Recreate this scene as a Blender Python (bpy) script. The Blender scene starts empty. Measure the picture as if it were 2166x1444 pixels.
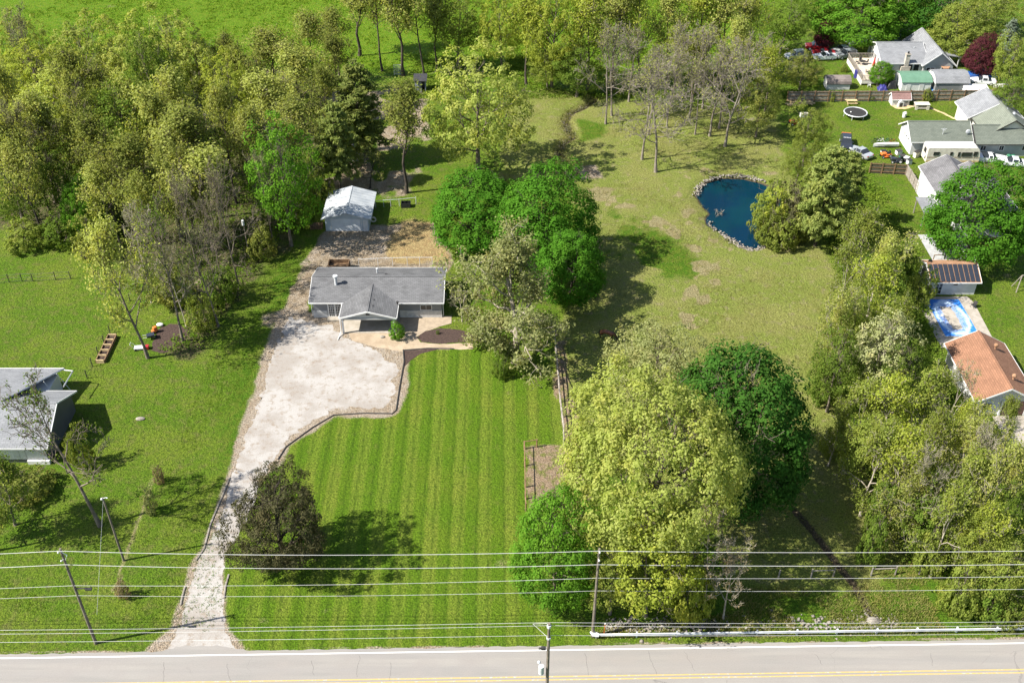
import bpy, bmesh, math, random
import numpy as np
from mathutils import Vector, Matrix
R = math.radians
random.seed(7)
S = bpy.context.scene
COL = S.collection

# ---------------------------------------------------------------- camera, sky, sun, exposure
FPX, PITCH, CAMH, PW, PH = 2230.0, R(37.5), 85.0, 2166, 1444
cam = bpy.data.cameras.new('camera'); cam.sensor_width = 36; cam.lens = 36*FPX/PW
cam.clip_start = 1; cam.clip_end = 9000
co = bpy.data.objects.new('camera', cam); COL.objects.link(co)
co.location = (0, 0, CAMH); co.rotation_euler = (R(90)-PITCH, 0, 0)
S.camera = co
SUN_EL, SUN_AZ = R(46), R(195)            # direction towards the sun, azimuth counted from +x towards +y
w = bpy.data.worlds.new('World'); S.world = w; w.use_nodes = True
nt = w.node_tree; nt.nodes.clear()
sky = nt.nodes.new('ShaderNodeTexSky'); sky.sky_type = 'NISHITA'; sky.sun_disc = False
sky.sun_elevation = SUN_EL; sky.sun_rotation = R(90) - SUN_AZ
sky.air_density = 1.0; sky.dust_density = 1.2; sky.altitude = 200
bg = nt.nodes.new('ShaderNodeBackground'); bg.inputs[1].default_value = 0.085
wo = nt.nodes.new('ShaderNodeOutputWorld')
nt.links.new(sky.outputs[0], bg.inputs[0]); nt.links.new(bg.outputs[0], wo.inputs[0])
sl = bpy.data.lights.new('sun', 'SUN'); sl.energy = 5.0; sl.angle = R(0.5); sl.color = (1.0, 0.955, 0.88)
so = bpy.data.objects.new('sun', sl); COL.objects.link(so)
sd = Vector((math.cos(SUN_EL)*math.cos(SUN_AZ), math.cos(SUN_EL)*math.sin(SUN_AZ), math.sin(SUN_EL)))
so.rotation_euler = sd.to_track_quat('Z', 'Y').to_euler(); so.location = sd*300
S.view_settings.view_transform = 'Standard'; S.view_settings.look = 'None'
S.view_settings.gamma = 1; S.view_settings.use_curve_mapping = False
S.view_settings.exposure = 1.2
S.cycles.max_bounces = 6; S.cycles.diffuse_bounces = 3; S.cycles.glossy_bounces = 2
S.cycles.transmission_bounces = 3; S.cycles.transparent_max_bounces = 6

# ---------------------------------------------------------------- helpers: places
def G(px, py, z=0.0):
    """world point at height z seen at pixel (px,py) of the 2166x1444 survey picture"""
    u = (px-PW/2)/FPX; v = (PH/2-py)/FPX
    dy = math.cos(PITCH)+v*math.sin(PITCH); dz = -math.sin(PITCH)+v*math.cos(PITCH)
    t = (z-CAMH)/dz
    return Vector((u*t, dy*t, z))
def ZH(py, Y):
    v = (PH/2-py)/FPX
    return CAMH+(-math.sin(PITCH)+v*math.cos(PITCH))*Y/(math.cos(PITCH)+v*math.sin(PITCH))
VPX, VPY = PW/2, PH/2+FPX/math.tan(PITCH)
def base_x(tx, ty, by): return VPX+(tx-VPX)*(by-VPY)/(ty-VPY)

# ---------------------------------------------------------------- helpers: things
def thing(name, label, cat, loc=(0, 0, 0), rz=0.0, group=None):
    o = bpy.data.objects.new(name, None); COL.objects.link(o)
    o.empty_display_size = .3
    o.location = loc; o.rotation_euler = (0, 0, rz); o['label'] = label; o['category'] = cat
    if group: o['group'] = group
    return o
def tag(o, label, cat, group=None):
    o['label'] = label; o['category'] = cat
    if group: o['group'] = group
    return o
def struct(o, label=None):
    o['kind'] = 'structure'
    if label: o['label'] = label
    return o
def stuff(o, label=None, cat=None):
    o['kind'] = 'stuff'
    if label: o['label'] = label
    if cat: o['category'] = cat
    return o
def link(name, me, parent=None, m=None):
    o = bpy.data.objects.new(name, me); COL.objects.link(o)
    if parent: o.parent = parent
    if m is not None:
        if len(me.materials) == 0: me.materials.append(m)
    return o
def copy_tree(o, parent=None):
    c = o.copy(); COL.objects.link(c); c.parent = parent
    for ch in list(o.children): copy_tree(ch, c)
    return c
def np_mesh(name, V, F, smooth=False):
    V = np.asarray(V, dtype=np.float32); F = np.asarray(F, dtype=np.int32)
    me = bpy.data.meshes.new(name); k = F.shape[1]
    me.vertices.add(len(V)); me.vertices.foreach_set('co', V.ravel())
    me.loops.add(F.size); me.loops.foreach_set('vertex_index', F.ravel())
    me.polygons.add(len(F)); me.polygons.foreach_set('loop_start', np.arange(0, F.size, k, dtype=np.int32))
    me.update(calc_edges=True)
    if smooth: me.polygons.foreach_set('use_smooth', np.ones(len(F), dtype=bool))
    return me

class MB:
    """collects simple shapes and links them as one mesh object"""
    def __init__(s): s.v = []; s.f = []
    def add(s, vs, fs):
        n = len(s.v); s.v += [tuple(p) for p in vs]; s.f += [[i+n for i in f] for f in fs]; return s
    def box(s, x0, x1, y0, y1, z0, z1):
        return s.add([(x0,y0,z0),(x1,y0,z0),(x1,y1,z0),(x0,y1,z0),(x0,y0,z1),(x1,y0,z1),(x1,y1,z1),(x0,y1,z1)],
                     [(3,2,1,0),(4,5,6,7),(0,1,5,4),(1,2,6,5),(2,3,7,6),(3,0,4,7)])
    def cbox(s, c, d, rz=0, rx=0, ry=0):
        M = Matrix.Translation(c) @ Matrix.Rotation(rz,4,'Z') @ Matrix.Rotation(ry,4,'Y') @ Matrix.Rotation(rx,4,'X')
        a, b, h = d[0]/2, d[1]/2, d[2]/2
        vs = [M @ Vector(p) for p in [(-a,-b,-h),(a,-b,-h),(a,b,-h),(-a,b,-h),(-a,-b,h),(a,-b,h),(a,b,h),(-a,b,h)]]
        return s.add(vs, [(3,2,1,0),(4,5,6,7),(0,1,5,4),(1,2,6,5),(2,3,7,6),(3,0,4,7)])
    def tube(s, pts, r, k=6, r1=None, cap=True):
        pts = [Vector(p) for p in pts]; n = len(pts); rings = []
        for i, p in enumerate(pts):
            d = (pts[min(i+1,n-1)]-pts[max(i-1,0)])
            if d.length < 1e-9: d = Vector((0,0,1))
            d.normalize()
            a = d.cross(Vector((0,0,1)) if abs(d.z) < .9 else Vector((1,0,0))).normalized(); b = d.cross(a)
            rr = r if r1 is None else r+(r1-r)*i/max(n-1,1)
            rings.append([p+(a*math.cos(6.28318*j/k)+b*math.sin(6.28318*j/k))*rr for j in range(k)])
        vs = [q for ring in rings for q in ring]; fs = []
        for i in range(n-1):
            for j in range(k):
                fs.append((i*k+j, i*k+(j+1)%k, (i+1)*k+(j+1)%k, (i+1)*k+j))
        if cap: fs.append(list(range(k))[::-1]); fs.append([(n-1)*k+j for j in range(k)])
        return s.add(vs, fs)
    def cyl(s, c, r, z0, z1, k=12, r1=None):
        return s.tube([(c[0],c[1],z0),(c[0],c[1],z1)], r, k, r1)
    def quad(s, *p): return s.add(p, [list(range(len(p)))])
    def prism(s, poly, z0, z1):
        n = len(poly)
        return s.add([(p[0],p[1],z0) for p in poly]+[(p[0],p[1],z1) for p in poly],
                     [list(range(n))[::-1], list(range(n,2*n))]+[(i,(i+1)%n,n+(i+1)%n,n+i) for i in range(n)])
    def slab(s, p, th):
        """a flat polygon of 3d points given a thickness downwards"""
        n = len(p); q = [(a[0],a[1],a[2]-th) for a in p]
        return s.add(list(p)+q, [list(range(n)), list(range(n,2*n))[::-1]]+[(i,n+i,n+(i+1)%n,(i+1)%n) for i in range(n)])
    def ball(s, c, r, seg=10, rings=6, sq=(1,1,1)):
        vs = []; fs = []
        for i in range(rings+1):
            t = math.pi*i/rings
            for j in range(seg):
                a = 6.28318*j/seg
                vs.append((c[0]+r*sq[0]*math.sin(t)*math.cos(a), c[1]+r*sq[1]*math.sin(t)*math.sin(a), c[2]+r*sq[2]*math.cos(t)))
        for i in range(rings):
            for j in range(seg):
                fs.append((i*seg+j, (i+1)*seg+j, (i+1)*seg+(j+1)%seg, i*seg+(j+1)%seg))
        return s.add(vs, fs)
    def build(s, name, m, parent=None, smooth=False, bevel=0):
        me = bpy.data.meshes.new(name); me.from_pydata(s.v, [], s.f); me.update()
        bm = bmesh.new(); bm.from_mesh(me); bmesh.ops.recalc_face_normals(bm, faces=bm.faces)
        if bevel:
            bmesh.ops.bevel(bm, geom=bm.edges[:], offset=bevel, segments=1, affect='EDGES')
        bm.to_mesh(me); bm.free()
        if smooth: me.polygons.foreach_set('use_smooth', [True]*len(me.polygons))
        return link(name, me, parent, m)

# ---------------------------------------------------------------- helpers: materials
def newmat(name):
    m = bpy.data.materials.new(name); m.use_nodes = True
    n = m.node_tree; b = n.nodes['Principled BSDF']
    return m, n, b
def node(n, t, **kw):
    x = n.nodes.new(t)
    for k, v in kw.items():
        if k in x.inputs.keys(): x.inputs[k].default_value = v
        else: setattr(x, k, v)
    return x
def rgb(c): return (c[0], c[1], c[2], 1.0)
def mixc(n, fac, a, b, mode='MIX'):
    x = n.nodes.new('ShaderNodeMix'); x.data_type = 'RGBA'; x.blend_type = mode
    for sock, val in ((x.inputs[0], fac), (x.inputs[6], a), (x.inputs[7], b)):
        if isinstance(val, bpy.types.NodeSocket): n.links.new(val, sock)
        elif isinstance(val, (int, float)): sock.default_value = val
        else: sock.default_value = rgb(val)
    return x.outputs[2]
def mathn(n, op, a, b=0.0, c=None, clamp=False):
    x = n.nodes.new('ShaderNodeMath'); x.operation = op; x.use_clamp = clamp
    for i, val in enumerate((a, b) if c is None else (a, b, c)):
        if isinstance(val, bpy.types.NodeSocket): n.links.new(val, x.inputs[i])
        else: x.inputs[i].default_value = val
    return x.outputs[0]
def noise(n, vec, scale, detail=3, rough=.55, dist=0):
    x = node(n, 'ShaderNodeTexNoise'); x.inputs['Scale'].default_value = scale
    x.inputs['Detail'].default_value = detail; x.inputs['Roughness'].default_value = rough; x.inputs['Distortion'].default_value = dist
    n.links.new(vec, x.inputs['Vector']); return x.outputs[0]
def ramp(n, fac, lo, hi):
    x = n.nodes.new('ShaderNodeMapRange'); x.interpolation_type = 'SMOOTHSTEP'
    n.links.new(fac, x.inputs[0]); x.inputs[1].default_value = lo; x.inputs[2].default_value = hi
    return x.outputs[0]
def objco(n):
    return n.nodes.new('ShaderNodeTexCoord').outputs['Object']
def bump(n, b, h, strength, dist):
    x = node(n, 'ShaderNodeBump'); x.inputs['Strength'].default_value = strength; x.inputs['Distance'].default_value = dist
    n.links.new(h, x.inputs['Height']); n.links.new(x.outputs[0], b.inputs['Normal'])
def pm(name, col, col2=None, scale=3.0, rough=.75, metallic=0.0, fine=25.0, bmp=.0, spec=.3, lo=.35, hi=.65, finev=.18):
    """colour patched between col and col2 by noise, with a fine speckle"""
    m, n, b = newmat(name); v = objco(n)
    col2 = col2 or tuple(c*.78 for c in col)
    c = mixc(n, ramp(n, noise(n, v, scale, 4), lo, hi), col, col2)
    f = noise(n, v, fine, 3, .65)
    k = mathn(n, 'MULTIPLY_ADD', f, finev*2, 1-finev)
    c = mixc(n, 1.0, c, k, 'MULTIPLY')
    n.links.new(c, b.inputs['Base Color']); b.inputs['Roughness'].default_value = rough
    b.inputs['Metallic'].default_value = metallic; b.inputs['Specular IOR Level'].default_value = spec
    if bmp: bump(n, b, f, bmp, .05)
    return m
def shingle(name, col, col2, axis='x', row=.22, spots=.5):
    """asphalt shingles: courses along the ridge, tabs of slightly different tone, weathering"""
    m, n, b = newmat(name); v = objco(n)
    sep = n.nodes.new('ShaderNodeSeparateXYZ'); n.links.new(v, sep.inputs[0])
    cmb = n.nodes.new('ShaderNodeCombineXYZ')
    u, t = (0, 1) if axis == 'x' else (1, 0)
    n.links.new(sep.outputs[u], cmb.inputs[0]); n.links.new(sep.outputs[t], cmb.inputs[1])
    br = n.nodes.new('ShaderNodeTexBrick'); n.links.new(cmb.outputs[0], br.inputs['Vector'])
    br.inputs['Scale'].default_value = 1.0; br.inputs['Brick Width'].default_value = .55; br.inputs['Row Height'].default_value = row
    br.inputs['Mortar Size'].default_value = .018; br.inputs['Mortar Smooth'].default_value = .4
    br.inputs['Color1'].default_value = rgb(col); br.inputs['Color2'].default_value = rgb(col2)
    br.inputs['Mortar'].default_value = rgb(tuple(c*.6 for c in col2))
    c = mixc(n, ramp(n, noise(n, v, .5, 4), .38, .7), br.outputs[0], mixc(n, 1.0, br.outputs[0], tuple(spots+.25 for _ in range(3)), 'MULTIPLY'))
    k = mathn(n, 'MULTIPLY_ADD', noise(n, v, 9, 4, .7), .5, .75)
    c = mixc(n, 1.0, c, k, 'MULTIPLY')
    n.links.new(c, b.inputs['Base Color']); b.inputs['Roughness'].default_value = .9; b.inputs['Specular IOR Level'].default_value = .2
    bump(n, b, br.outputs['Fac'], .5, .02)
    return m
def siding(name, col, pitch=.2, vertical=False, dirt=.85):
    m, n, b = newmat(name); v = objco(n)
    wv = n.nodes.new('ShaderNodeTexWave'); wv.bands_direction = 'X' if vertical else 'Z'; wv.wave_profile = 'SAW'
    wv.inputs['Scale'].default_value = 2*math.pi/20/pitch; wv.inputs['Distortion'].default_value = 0
    n.links.new(v, wv.inputs['Vector'])
    c = mixc(n, ramp(n, noise(n, v, .8, 4), .4, .75), col, tuple(x*dirt for x in col))
    c = mixc(n, ramp(n, wv.outputs['Fac'], .85, 1.0), c, mixc(n, 1.0, c, (.8,.8,.8), 'MULTIPLY'))
    n.links.new(c, b.inputs['Base Color']); b.inputs['Roughness'].default_value = .6
    bump(n, b, wv.outputs['Fac'], .4, .02)
    return m
def leafmat(name, a, b2, trans=.32, patch=.9):
    m = bpy.data.materials.new(name); m.use_nodes = True; n = m.node_tree; n.nodes.clear()
    out = n.nodes.new('ShaderNodeOutputMaterial'); geo = n.nodes.new('ShaderNodeNewGeometry'); v = objco(n)
    oi = n.nodes.new('ShaderNodeObjectInfo')
    f = mathn(n, 'MULTIPLY_ADD', geo.outputs['Random Per Island'], .8, -.1)
    f = mathn(n, 'ADD', f, mathn(n, 'MULTIPLY_ADD', noise(n, v, patch, 2), 1.3, -.45), clamp=True)
    c = mixc(n, f, a, b2)
    k = mathn(n, 'MULTIPLY_ADD', oi.outputs['Random'], .34, .83)
    c = mixc(n, 1.0, c, k, 'MULTIPLY')
    c = mixc(n, mathn(n, 'MULTIPLY', ramp(n, noise(n, v, patch*.45, 2), .48, .66), .5), c, mixc(n, 1.0, c, (1.35,1.12,1.1), 'MULTIPLY'))
    d = n.nodes.new('ShaderNodeBsdfDiffuse'); t = n.nodes.new('ShaderNodeBsdfTranslucent'); mx = n.nodes.new('ShaderNodeMixShader')
    n.links.new(c, d.inputs[0])
    c2 = mixc(n, 1.0, c, (1.15, 1.15, .55), 'MULTIPLY')
    n.links.new(c2, t.inputs[0]); mx.inputs[0].default_value = trans
    n.links.new(d.outputs[0], mx.inputs[1]); n.links.new(t.outputs[0], mx.inputs[2])
    n.links.new(mx.outputs[0], out.inputs[0])
    return m
def gloss(name, col, rough=.25, metallic=0.0, coat=.0, spec=.5):
    m, n, b = newmat(name); v = objco(n)
    c = mixc(n, ramp(n, noise(n, v, 2.5, 3), .4, .7), col, tuple(x*.85 for x in col))
    n.links.new(c, b.inputs['Base Color']); b.inputs['Roughness'].default_value = rough
    b.inputs['Metallic'].default_value = metallic; b.inputs['Coat Weight'].default_value = coat; b.inputs['Specular IOR Level'].default_value = spec
    return m

M = {}
M['white'] = pm('white_paint', (.66,.66,.64), (.56,.55,.53), 1.2, .5, finev=.06)
M['offwhite'] = pm('cream_paint', (.62,.58,.48), (.5,.46,.38), 1.2, .6, finev=.08)
M['wood_grey'] = pm('weathered_wood', (.30,.27,.23), (.20,.17,.14), 2.2, .85, bmp=.3)
M['wood_brown'] = pm('brown_wood', (.24,.15,.08), (.15,.09,.05), 2.5, .85, bmp=.3)
M['wood_new'] = pm('pale_wood', (.55,.42,.22), (.42,.31,.16), 2, .7)
M['pole_wood'] = pm('pole_wood', (.20,.17,.13), (.12,.10,.08), 1.5, .9, bmp=.4)
M['galv'] = pm('galvanised_steel', (.60,.61,.61), (.48,.49,.5), 1.5, .5, .15, finev=.1)
M['wire'] = pm('aluminium_wire', (.55,.545,.52), (.45,.445,.43), .4, .6, .15, finev=.05)
M['dark'] = pm('dark_metal', (.03,.03,.032), (.05,.045,.04), 3, .5)
M['black'] = pm('black_plastic', (.015,.015,.016), (.025,.025,.025), 3, .4)
M['rubber'] = pm('tyre_rubber', (.02,.02,.02), (.035,.033,.03), 6, .85)
M['glass'] = gloss('window_glass', (.025,.03,.035), .08, 0, 0, .6)
M['concrete'] = pm('concrete', (.36,.32,.27), (.28,.25,.20), 1.0, .85, bmp=.2)
M['red'] = gloss('red_paint', (.33,.02,.025), .3, 0, .4)
M['blue'] = gloss('blue_paint', (.02,.10,.36), .3, 0, .4)
M['carwhite'] = gloss('white_car_paint', (.74,.75,.76), .3, 0, .4)
M['silver'] = gloss('silver_car_paint', (.48,.50,.51), .32, .4, .4)
M['cargrey'] = gloss('grey_car_paint', (.30,.32,.33), .32, .4, .4)
M['carblack'] = gloss('black_car_paint', (.03,.035,.045), .28, .1, .4)
M['tarp'] = gloss('blue_tarp', (.03,.22,.55), .45)
M['orange'] = gloss('orange_plastic', (.62,.16,.03), .5)
M['green_paint'] = gloss('green_paint', (.03,.16,.08), .5)
M['umbrella'] = gloss('red_cloth', (.5,.03,.03), .8)
M['bin_blue'] = gloss('dark_blue_plastic', (.03,.03,.16), .5)
M['stone'] = pm('field_stone', (.52,.47,.39), (.33,.29,.24), 2.5, .9, bmp=.3, fine=9, finev=.3)
M['mulch'] = pm('dark_mulch', (.035,.022,.018), (.07,.045,.035), 5, .95, bmp=.8, fine=14, finev=.5)
M['bark'] = pm('bark', (.20,.165,.125), (.11,.088,.066), 1.6, .95, bmp=.5, fine=10, finev=.35)
M['bark_pale'] = pm('pale_bark', (.36,.32,.25), (.22,.185,.14), 1.3, .95, bmp=.4, fine=10, finev=.3)
M['bark_dark'] = pm('dark_bark', (.075,.06,.045), (.04,.032,.026), 1.6, .95, bmp=.5, fine=10, finev=.35)

# ================================================================ terrain
rs = np.random.RandomState(3)
_tab = rs.rand(256, 256)
def vnoise(x, y, sc, off=0):
    x = np.asarray(x)/sc+off*17.3; y = np.asarray(y)/sc+off*31.7
    xi = np.floor(x).astype(int); yi = np.floor(y).astype(int); fx = x-xi; fy = y-yi
    fx = fx*fx*(3-2*fx); fy = fy*fy*(3-2*fy)
    a = _tab[xi%256, yi%256]; b = _tab[(xi+1)%256, yi%256]; c = _tab[xi%256, (yi+1)%256]; d = _tab[(xi+1)%256, (yi+1)%256]
    return (a*(1-fx)+b*fx)*(1-fy)+(c*(1-fx)+d*fx)*fy
def fbm(x, y, sc, off=0, o=3):
    s = 0; a = .5; t = 0
    for i in range(o):
        s = s+a*vnoise(x, y, sc/2**i, off+i*3.1); t += a; a *= .55
    return s/t
def seg_dist(X, Y, a, b):
    ax, ay, bx, by = a[0], a[1], b[0], b[1]; dx, dy = bx-ax, by-ay
    t = np.clip(((X-ax)*dx+(Y-ay)*dy)/(dx*dx+dy*dy+1e-9), 0, 1)
    return np.hypot(X-ax-t*dx, Y-ay-t*dy)
def line_dist(X, Y, pts):
    d = np.full(X.shape, 1e9)
    for a, b in zip(pts[:-1], pts[1:]): d = np.minimum(d, seg_dist(X, Y, a, b))
    return d
def poly_sd(X, Y, pts):
    """signed distance, positive inside"""
    ins = np.zeros(X.shape, bool); d = np.full(X.shape, 1e9)
    for a, b in zip(pts, pts[1:]+pts[:1]):
        d = np.minimum(d, seg_dist(X, Y, a, b))
        c = ((a[1] > Y) != (b[1] > Y)) & (X < (b[0]-a[0])*(Y-a[1])/(b[1]-a[1]+1e-12)+a[0])
        ins ^= c
    return np.where(ins, d, -d)
def PX(*pts): return [tuple(G(*p)[:2]) for p in pts]

POND = PX((1476,408),(1490,384),(1530,373),(1575,374),(1612,383),(1650,400),(1672,440),(1668,480),(1640,508),(1592,519),(1568,513),(1546,500),(1518,480),(1500,470),(1497,455),(1506,447),(1488,428))
CREEK = PX((1262,205),(1232,226),(1206,236),(1196,255),(1204,276),(1212,287),(1190,300),(1182,318),(1190,335),(1200,350),(1222,365))
DITCH = PX((1680,1075),(1712,1110),(1740,1145),(1772,1190),(1806,1230),(1830,1270),(1846,1308))
SWALE = PX((1235,375),(1300,440),(1400,475),(1480,520),(1500,590),(1480,650),(1465,690))
LAWN = PX((856,752),(900,742),(1000,738),(1172,735),(1178,770),(1187,850),(1192,941),(1107,943),(1110,1070),(1140,1290),(1245,1345),(1245,1374),(500,1376),(478,1330),(474,1200),(560,1010),(600,945),(705,876),(832,876))
PASTURE = PX((1178,722),(1240,560),(1240,470),(1180,380),(1060,380),(1080,195),(1160,190),(1280,205),(1480,225),(1640,245),(1690,400),(1760,560),(1760,700),(1790,900),(1850,1000),(1900,1180),(1850,1250),(1560,1240),(1500,1080),(1200,950),(1192,840))
FIELD = [(-400, 206), (-62, 206), (-40, 200), (-20, 196), (8, 191), (22, 196), (60, 214), (70, 260), (60, 900), (-400, 900)]
WOODS = PX((-400,120),(60,150),(300,140),(520,150),(700,120),(715,160),(690,250),(640,400),(600,500),(530,600),(470,690),(430,745),(330,745),(380,690),(330,600),(130,500),(60,470),(-400,480))
COOP = PX((690,185),(900,180),(905,300),(860,420),(690,400),(680,300))
YARD = PX((690,486),(850,470),(920,470),(950,560),(935,640),(655,640),(655,705),(610,700),(600,650),(625,600),(665,530))
STRAW = PX((845,468),(915,468),(935,548),(830,552),(812,520))
CORRAL = PX((1108,945),(1194,940),(1200,720),(1175,720),(1180,840),(1215,840),(1250,1080),(1110,1080))
ROAD_D = Vector((1, .0176)).normalized(); ROAD_N = Vector((-ROAD_D.y, ROAD_D.x)); ROAD_P = Vector((0, 62.05))
def RD(s, t, z=0.0):
    p = ROAD_P+ROAD_D*s+ROAD_N*t; return (p.x, p.y, z)

fx = np.arange(-130, 130.01, .5); fy = np.arange(44, 262.01, .5)
ox = np.array([-4000,-2500,-1500,-900,-550,-350,-240,-180,-150]); gx = np.concatenate([ox, fx, -ox[::-1]])
gy = np.concatenate([[-3000,-1200,-500,-200,-80,-30,0,25,36], fy, [270,285,310,350,420,550,800,1300,2200,3600,6000]])
X, Y = np.meshgrid(gx, gy); sh = X.shape
jit = (fbm(X, Y, 3.0, 1)-.5)*2; jit2 = (fbm(X, Y, 9.0, 5)-.5)*2
def mask(poly, soft=1.0, j=1.2, grow=0.0): return np.clip(.5+(poly_sd(X, Y, poly)+grow+jit*j+jit2*j*.6)/soft*.5, 0, 1)
m_lawn = np.clip(.5+(poly_sd(X, Y, LAWN)+.1)/.5*.5, 0, 1)
m_past = mask(PASTURE, 2.5, 1.5); m_field = mask(FIELD, 4, 2)
m_wood = mask(WOODS, 3, 3); m_coop = mask(COOP, 2, 2.5)
m_yard = mask(YARD, .8, 1.0); m_straw = mask(STRAW, 1.5, 1.5); m_corr = mask(CORRAL, .7, .8)
d_creek = line_dist(X, Y, CREEK); d_ditch = line_dist(X, Y, DITCH); d_sw = line_dist(X+jit*2, Y+jit2*3, SWALE)
pond_sd = poly_sd(X+jit*.35, Y+jit2*.35, POND)
Zt = np.zeros(sh)
Zt -= .6*np.exp(-(d_creek/1.1)**2)+.5*np.exp(-(d_ditch/.55)**2)
Zt += np.where(pond_sd > -1.8, -1.5*np.clip((pond_sd+1.8)/4, 0, 1)**1.2, 0)
Zt += (m_past*(m_past > .6))*(fbm(X, Y, 6, 9)-.5)*.18*np.clip(poly_sd(X, Y, PASTURE)/4-.3, 0, 1)
rip = np.exp(-((Y-(64.7+.0176*X))/1.1)**2)*np.clip((X-8.6)/1.5, 0, 1)*np.clip((46-X)/10, 0, 1)
Zt -= .12*rip
far = np.clip((np.hypot(X, Y-150)-220)/300, 0, 1)
Zt += far*(fbm(X, Y, 220, 2)-.5)*3
me = np_mesh('ground', np.stack([X, Y, Zt], -1).reshape(-1, 3),
    (lambda i: np.stack([i, i+1, i+1+sh[1], i+sh[1]], -1))((np.arange(sh[0]-1)[:, None]*sh[1]+np.arange(sh[1]-1)[None]).ravel()), True)
# weights: 1 lawn, pasture, litter, field / 2 dirt, straw, weeds, dark soil / 3 gravel fringe, dry, -, -
m_weed = mask(PX((1285,430),(1340,455),(1440,510),(1485,560),(1440,580),(1300,560),(1270,500)), 5, 3)*np.clip((fbm(X, Y, 3.5, 31)-.3)*4, 0, 1)
m_weed = np.maximum(m_weed, mask(PX((1215,250),(1290,262),(1270,290),(1230,300)), 2, 1.2))
m_weed = np.maximum(m_weed, .8*mask(PX((440,760),(520,760),(640,600),(590,560),(470,860),(440,1000),(430,1130),(520,960),(560,760)), 2, 1.5))
m_weed = np.maximum(m_weed, .7*mask(PX((1560,1250),(1850,1245),(2166,1150),(2166,1320),(1250,1330)), 2, 2))
m_dry = np.clip(1.3*np.exp(-(d_sw/1.6)**2)*np.clip((fbm(X, Y, 2.2, 12)-.36)*4,0,1), 0, 1)
m_dry = np.maximum(m_dry, np.exp(-(np.abs(pond_sd+3)/1.6)**2)*np.clip((fbm(X, Y, 1.8, 14)-.48)*5,0,1)*.8)
m_dry = np.maximum(m_dry, np.exp(-(d_creek/1.8)**2)*.55)
edge = PX((330,1010),(300,1090),(265,1180),(240,1250))
m_dry = np.maximum(m_dry, .6*np.exp(-(line_dist(X+jit*.9, Y, edge)/.5)**2))
for bx_, by_, br_ in ((1062,1195,1.5),(985,985,.8),(1075,830,.9),(1180,1180,1.0),(880,905,.5),(560,1310,.9),(690,1290,.7)):
    c_ = G(bx_, by_); m_dry = np.maximum(m_dry, .5*np.exp(-(np.hypot(X-c_.x+jit*.6, Y-c_.y+jit2*.6)/br_)**2))
m_dry = np.maximum(m_dry, .7*np.clip(jit*1.6-.55, 0, 1)*(1-m_lawn))
m_dirt = np.maximum(m_yard, m_coop*np.clip((fbm(X, Y, 5, 21)-.42)*5, 0, .9))
m_dirt = np.maximum(m_dirt, mask(PX((1185,350),(1260,350),(1270,375),(1200,380)), 1, 1))
m_dirt = np.maximum(m_dirt, .75*mask(PX((380,690),(470,560),(440,530),(390,600),(370,660)), 2, 2))
m_dirt = np.maximum(m_dirt, .8*mask(PX((545,660),(600,655),(580,700),(545,690)), 1, 1))
m_soil = np.maximum(np.exp(-(d_creek/.8)**2)*.75, np.exp(-(d_ditch/.55)**2)*.9)
m_soil = np.maximum(m_soil, np.clip((pond_sd+.8)/.8, 0, 1))
DRIVE = PX((600,660),(718,672),(735,715),(850,738),(855,750),(838,870),(830,872),(704,870),(602,938),(585,975),(545,1020),(488,1010),(520,900),(552,820),(574,740))
m_grav = mask(DRIVE, .8, .7, .9)*.9
gr2 = PX((487,985),(478,1100),(440,1165),(470,1180),(480,1330),(520,1378),(300,1380),(360,1330),(400,1200),(430,1160),(455,1080))
t_road = (Y-ROAD_P.y)-.0176*X; m_grav = np.maximum(m_grav, np.exp(-((t_road-.65+jit*.25)/.28)**2)*np.clip(.55+jit*.9, 0, .9))
m_grav = np.maximum(m_grav, .85*mask(gr2, .6, .4, .25))
m_grav = np.maximum(m_grav, np.clip(.4+jit*.6,0,.8)*mask(PX((690,490),(830,488),(810,560),(650,640),(620,660),(640,560)), 1, 1.2))
def cattr(nm, *ch):
    a = me.attributes.new(nm, 'FLOAT_COLOR', 'POINT')
    a.data.foreach_set('color', np.stack([np.broadcast_to(c, sh) for c in ch], -1).astype(np.float32).ravel())
one = np.ones(sh)
cattr('wa', m_lawn, m_past, m_wood, m_field); cattr('wb', m_dirt, np.maximum(m_straw, m_corr*.6), m_weed, m_soil); cattr('wc', m_grav, m_dry, m_corr, one)

gm, n, b = newmat('ground_cover'); v = objco(n)
def attr(nm):
    x = n.nodes.new('ShaderNodeAttribute'); x.attribute_name = nm; sp = n.nodes.new('ShaderNodeSeparateColor')
    n.links.new(x.outputs['Color'], sp.inputs[0]); return [sp.outputs[0], sp.outputs[1], sp.outputs[2], x.outputs['Alpha']]
wa, wb, wc = attr('wa'), attr('wb'), attr('wc')
n_l = noise(n, v, .16, 4); n_m = noise(n, v, .9, 4, .6); n_f = noise(n, v, 2.6, 4, .75); n_x = noise(n, v, 5.5, 3, .8)
def two(a, b2, f, lo=.4, hi=.62): return mixc(n, ramp(n, f, lo, hi), a, b2)
# wild and neighbours' grass
c = two((.092,.165,.010), (.136,.19,.018), n_l); c = mixc(n, ramp(n, n_m, .45, .72), c, (.14,.155,.035)); c = mixc(n, mathn(n,'MULTIPLY',ramp(n, n_f, .46, .66),.75), c, (.035,.075,.006))
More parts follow.
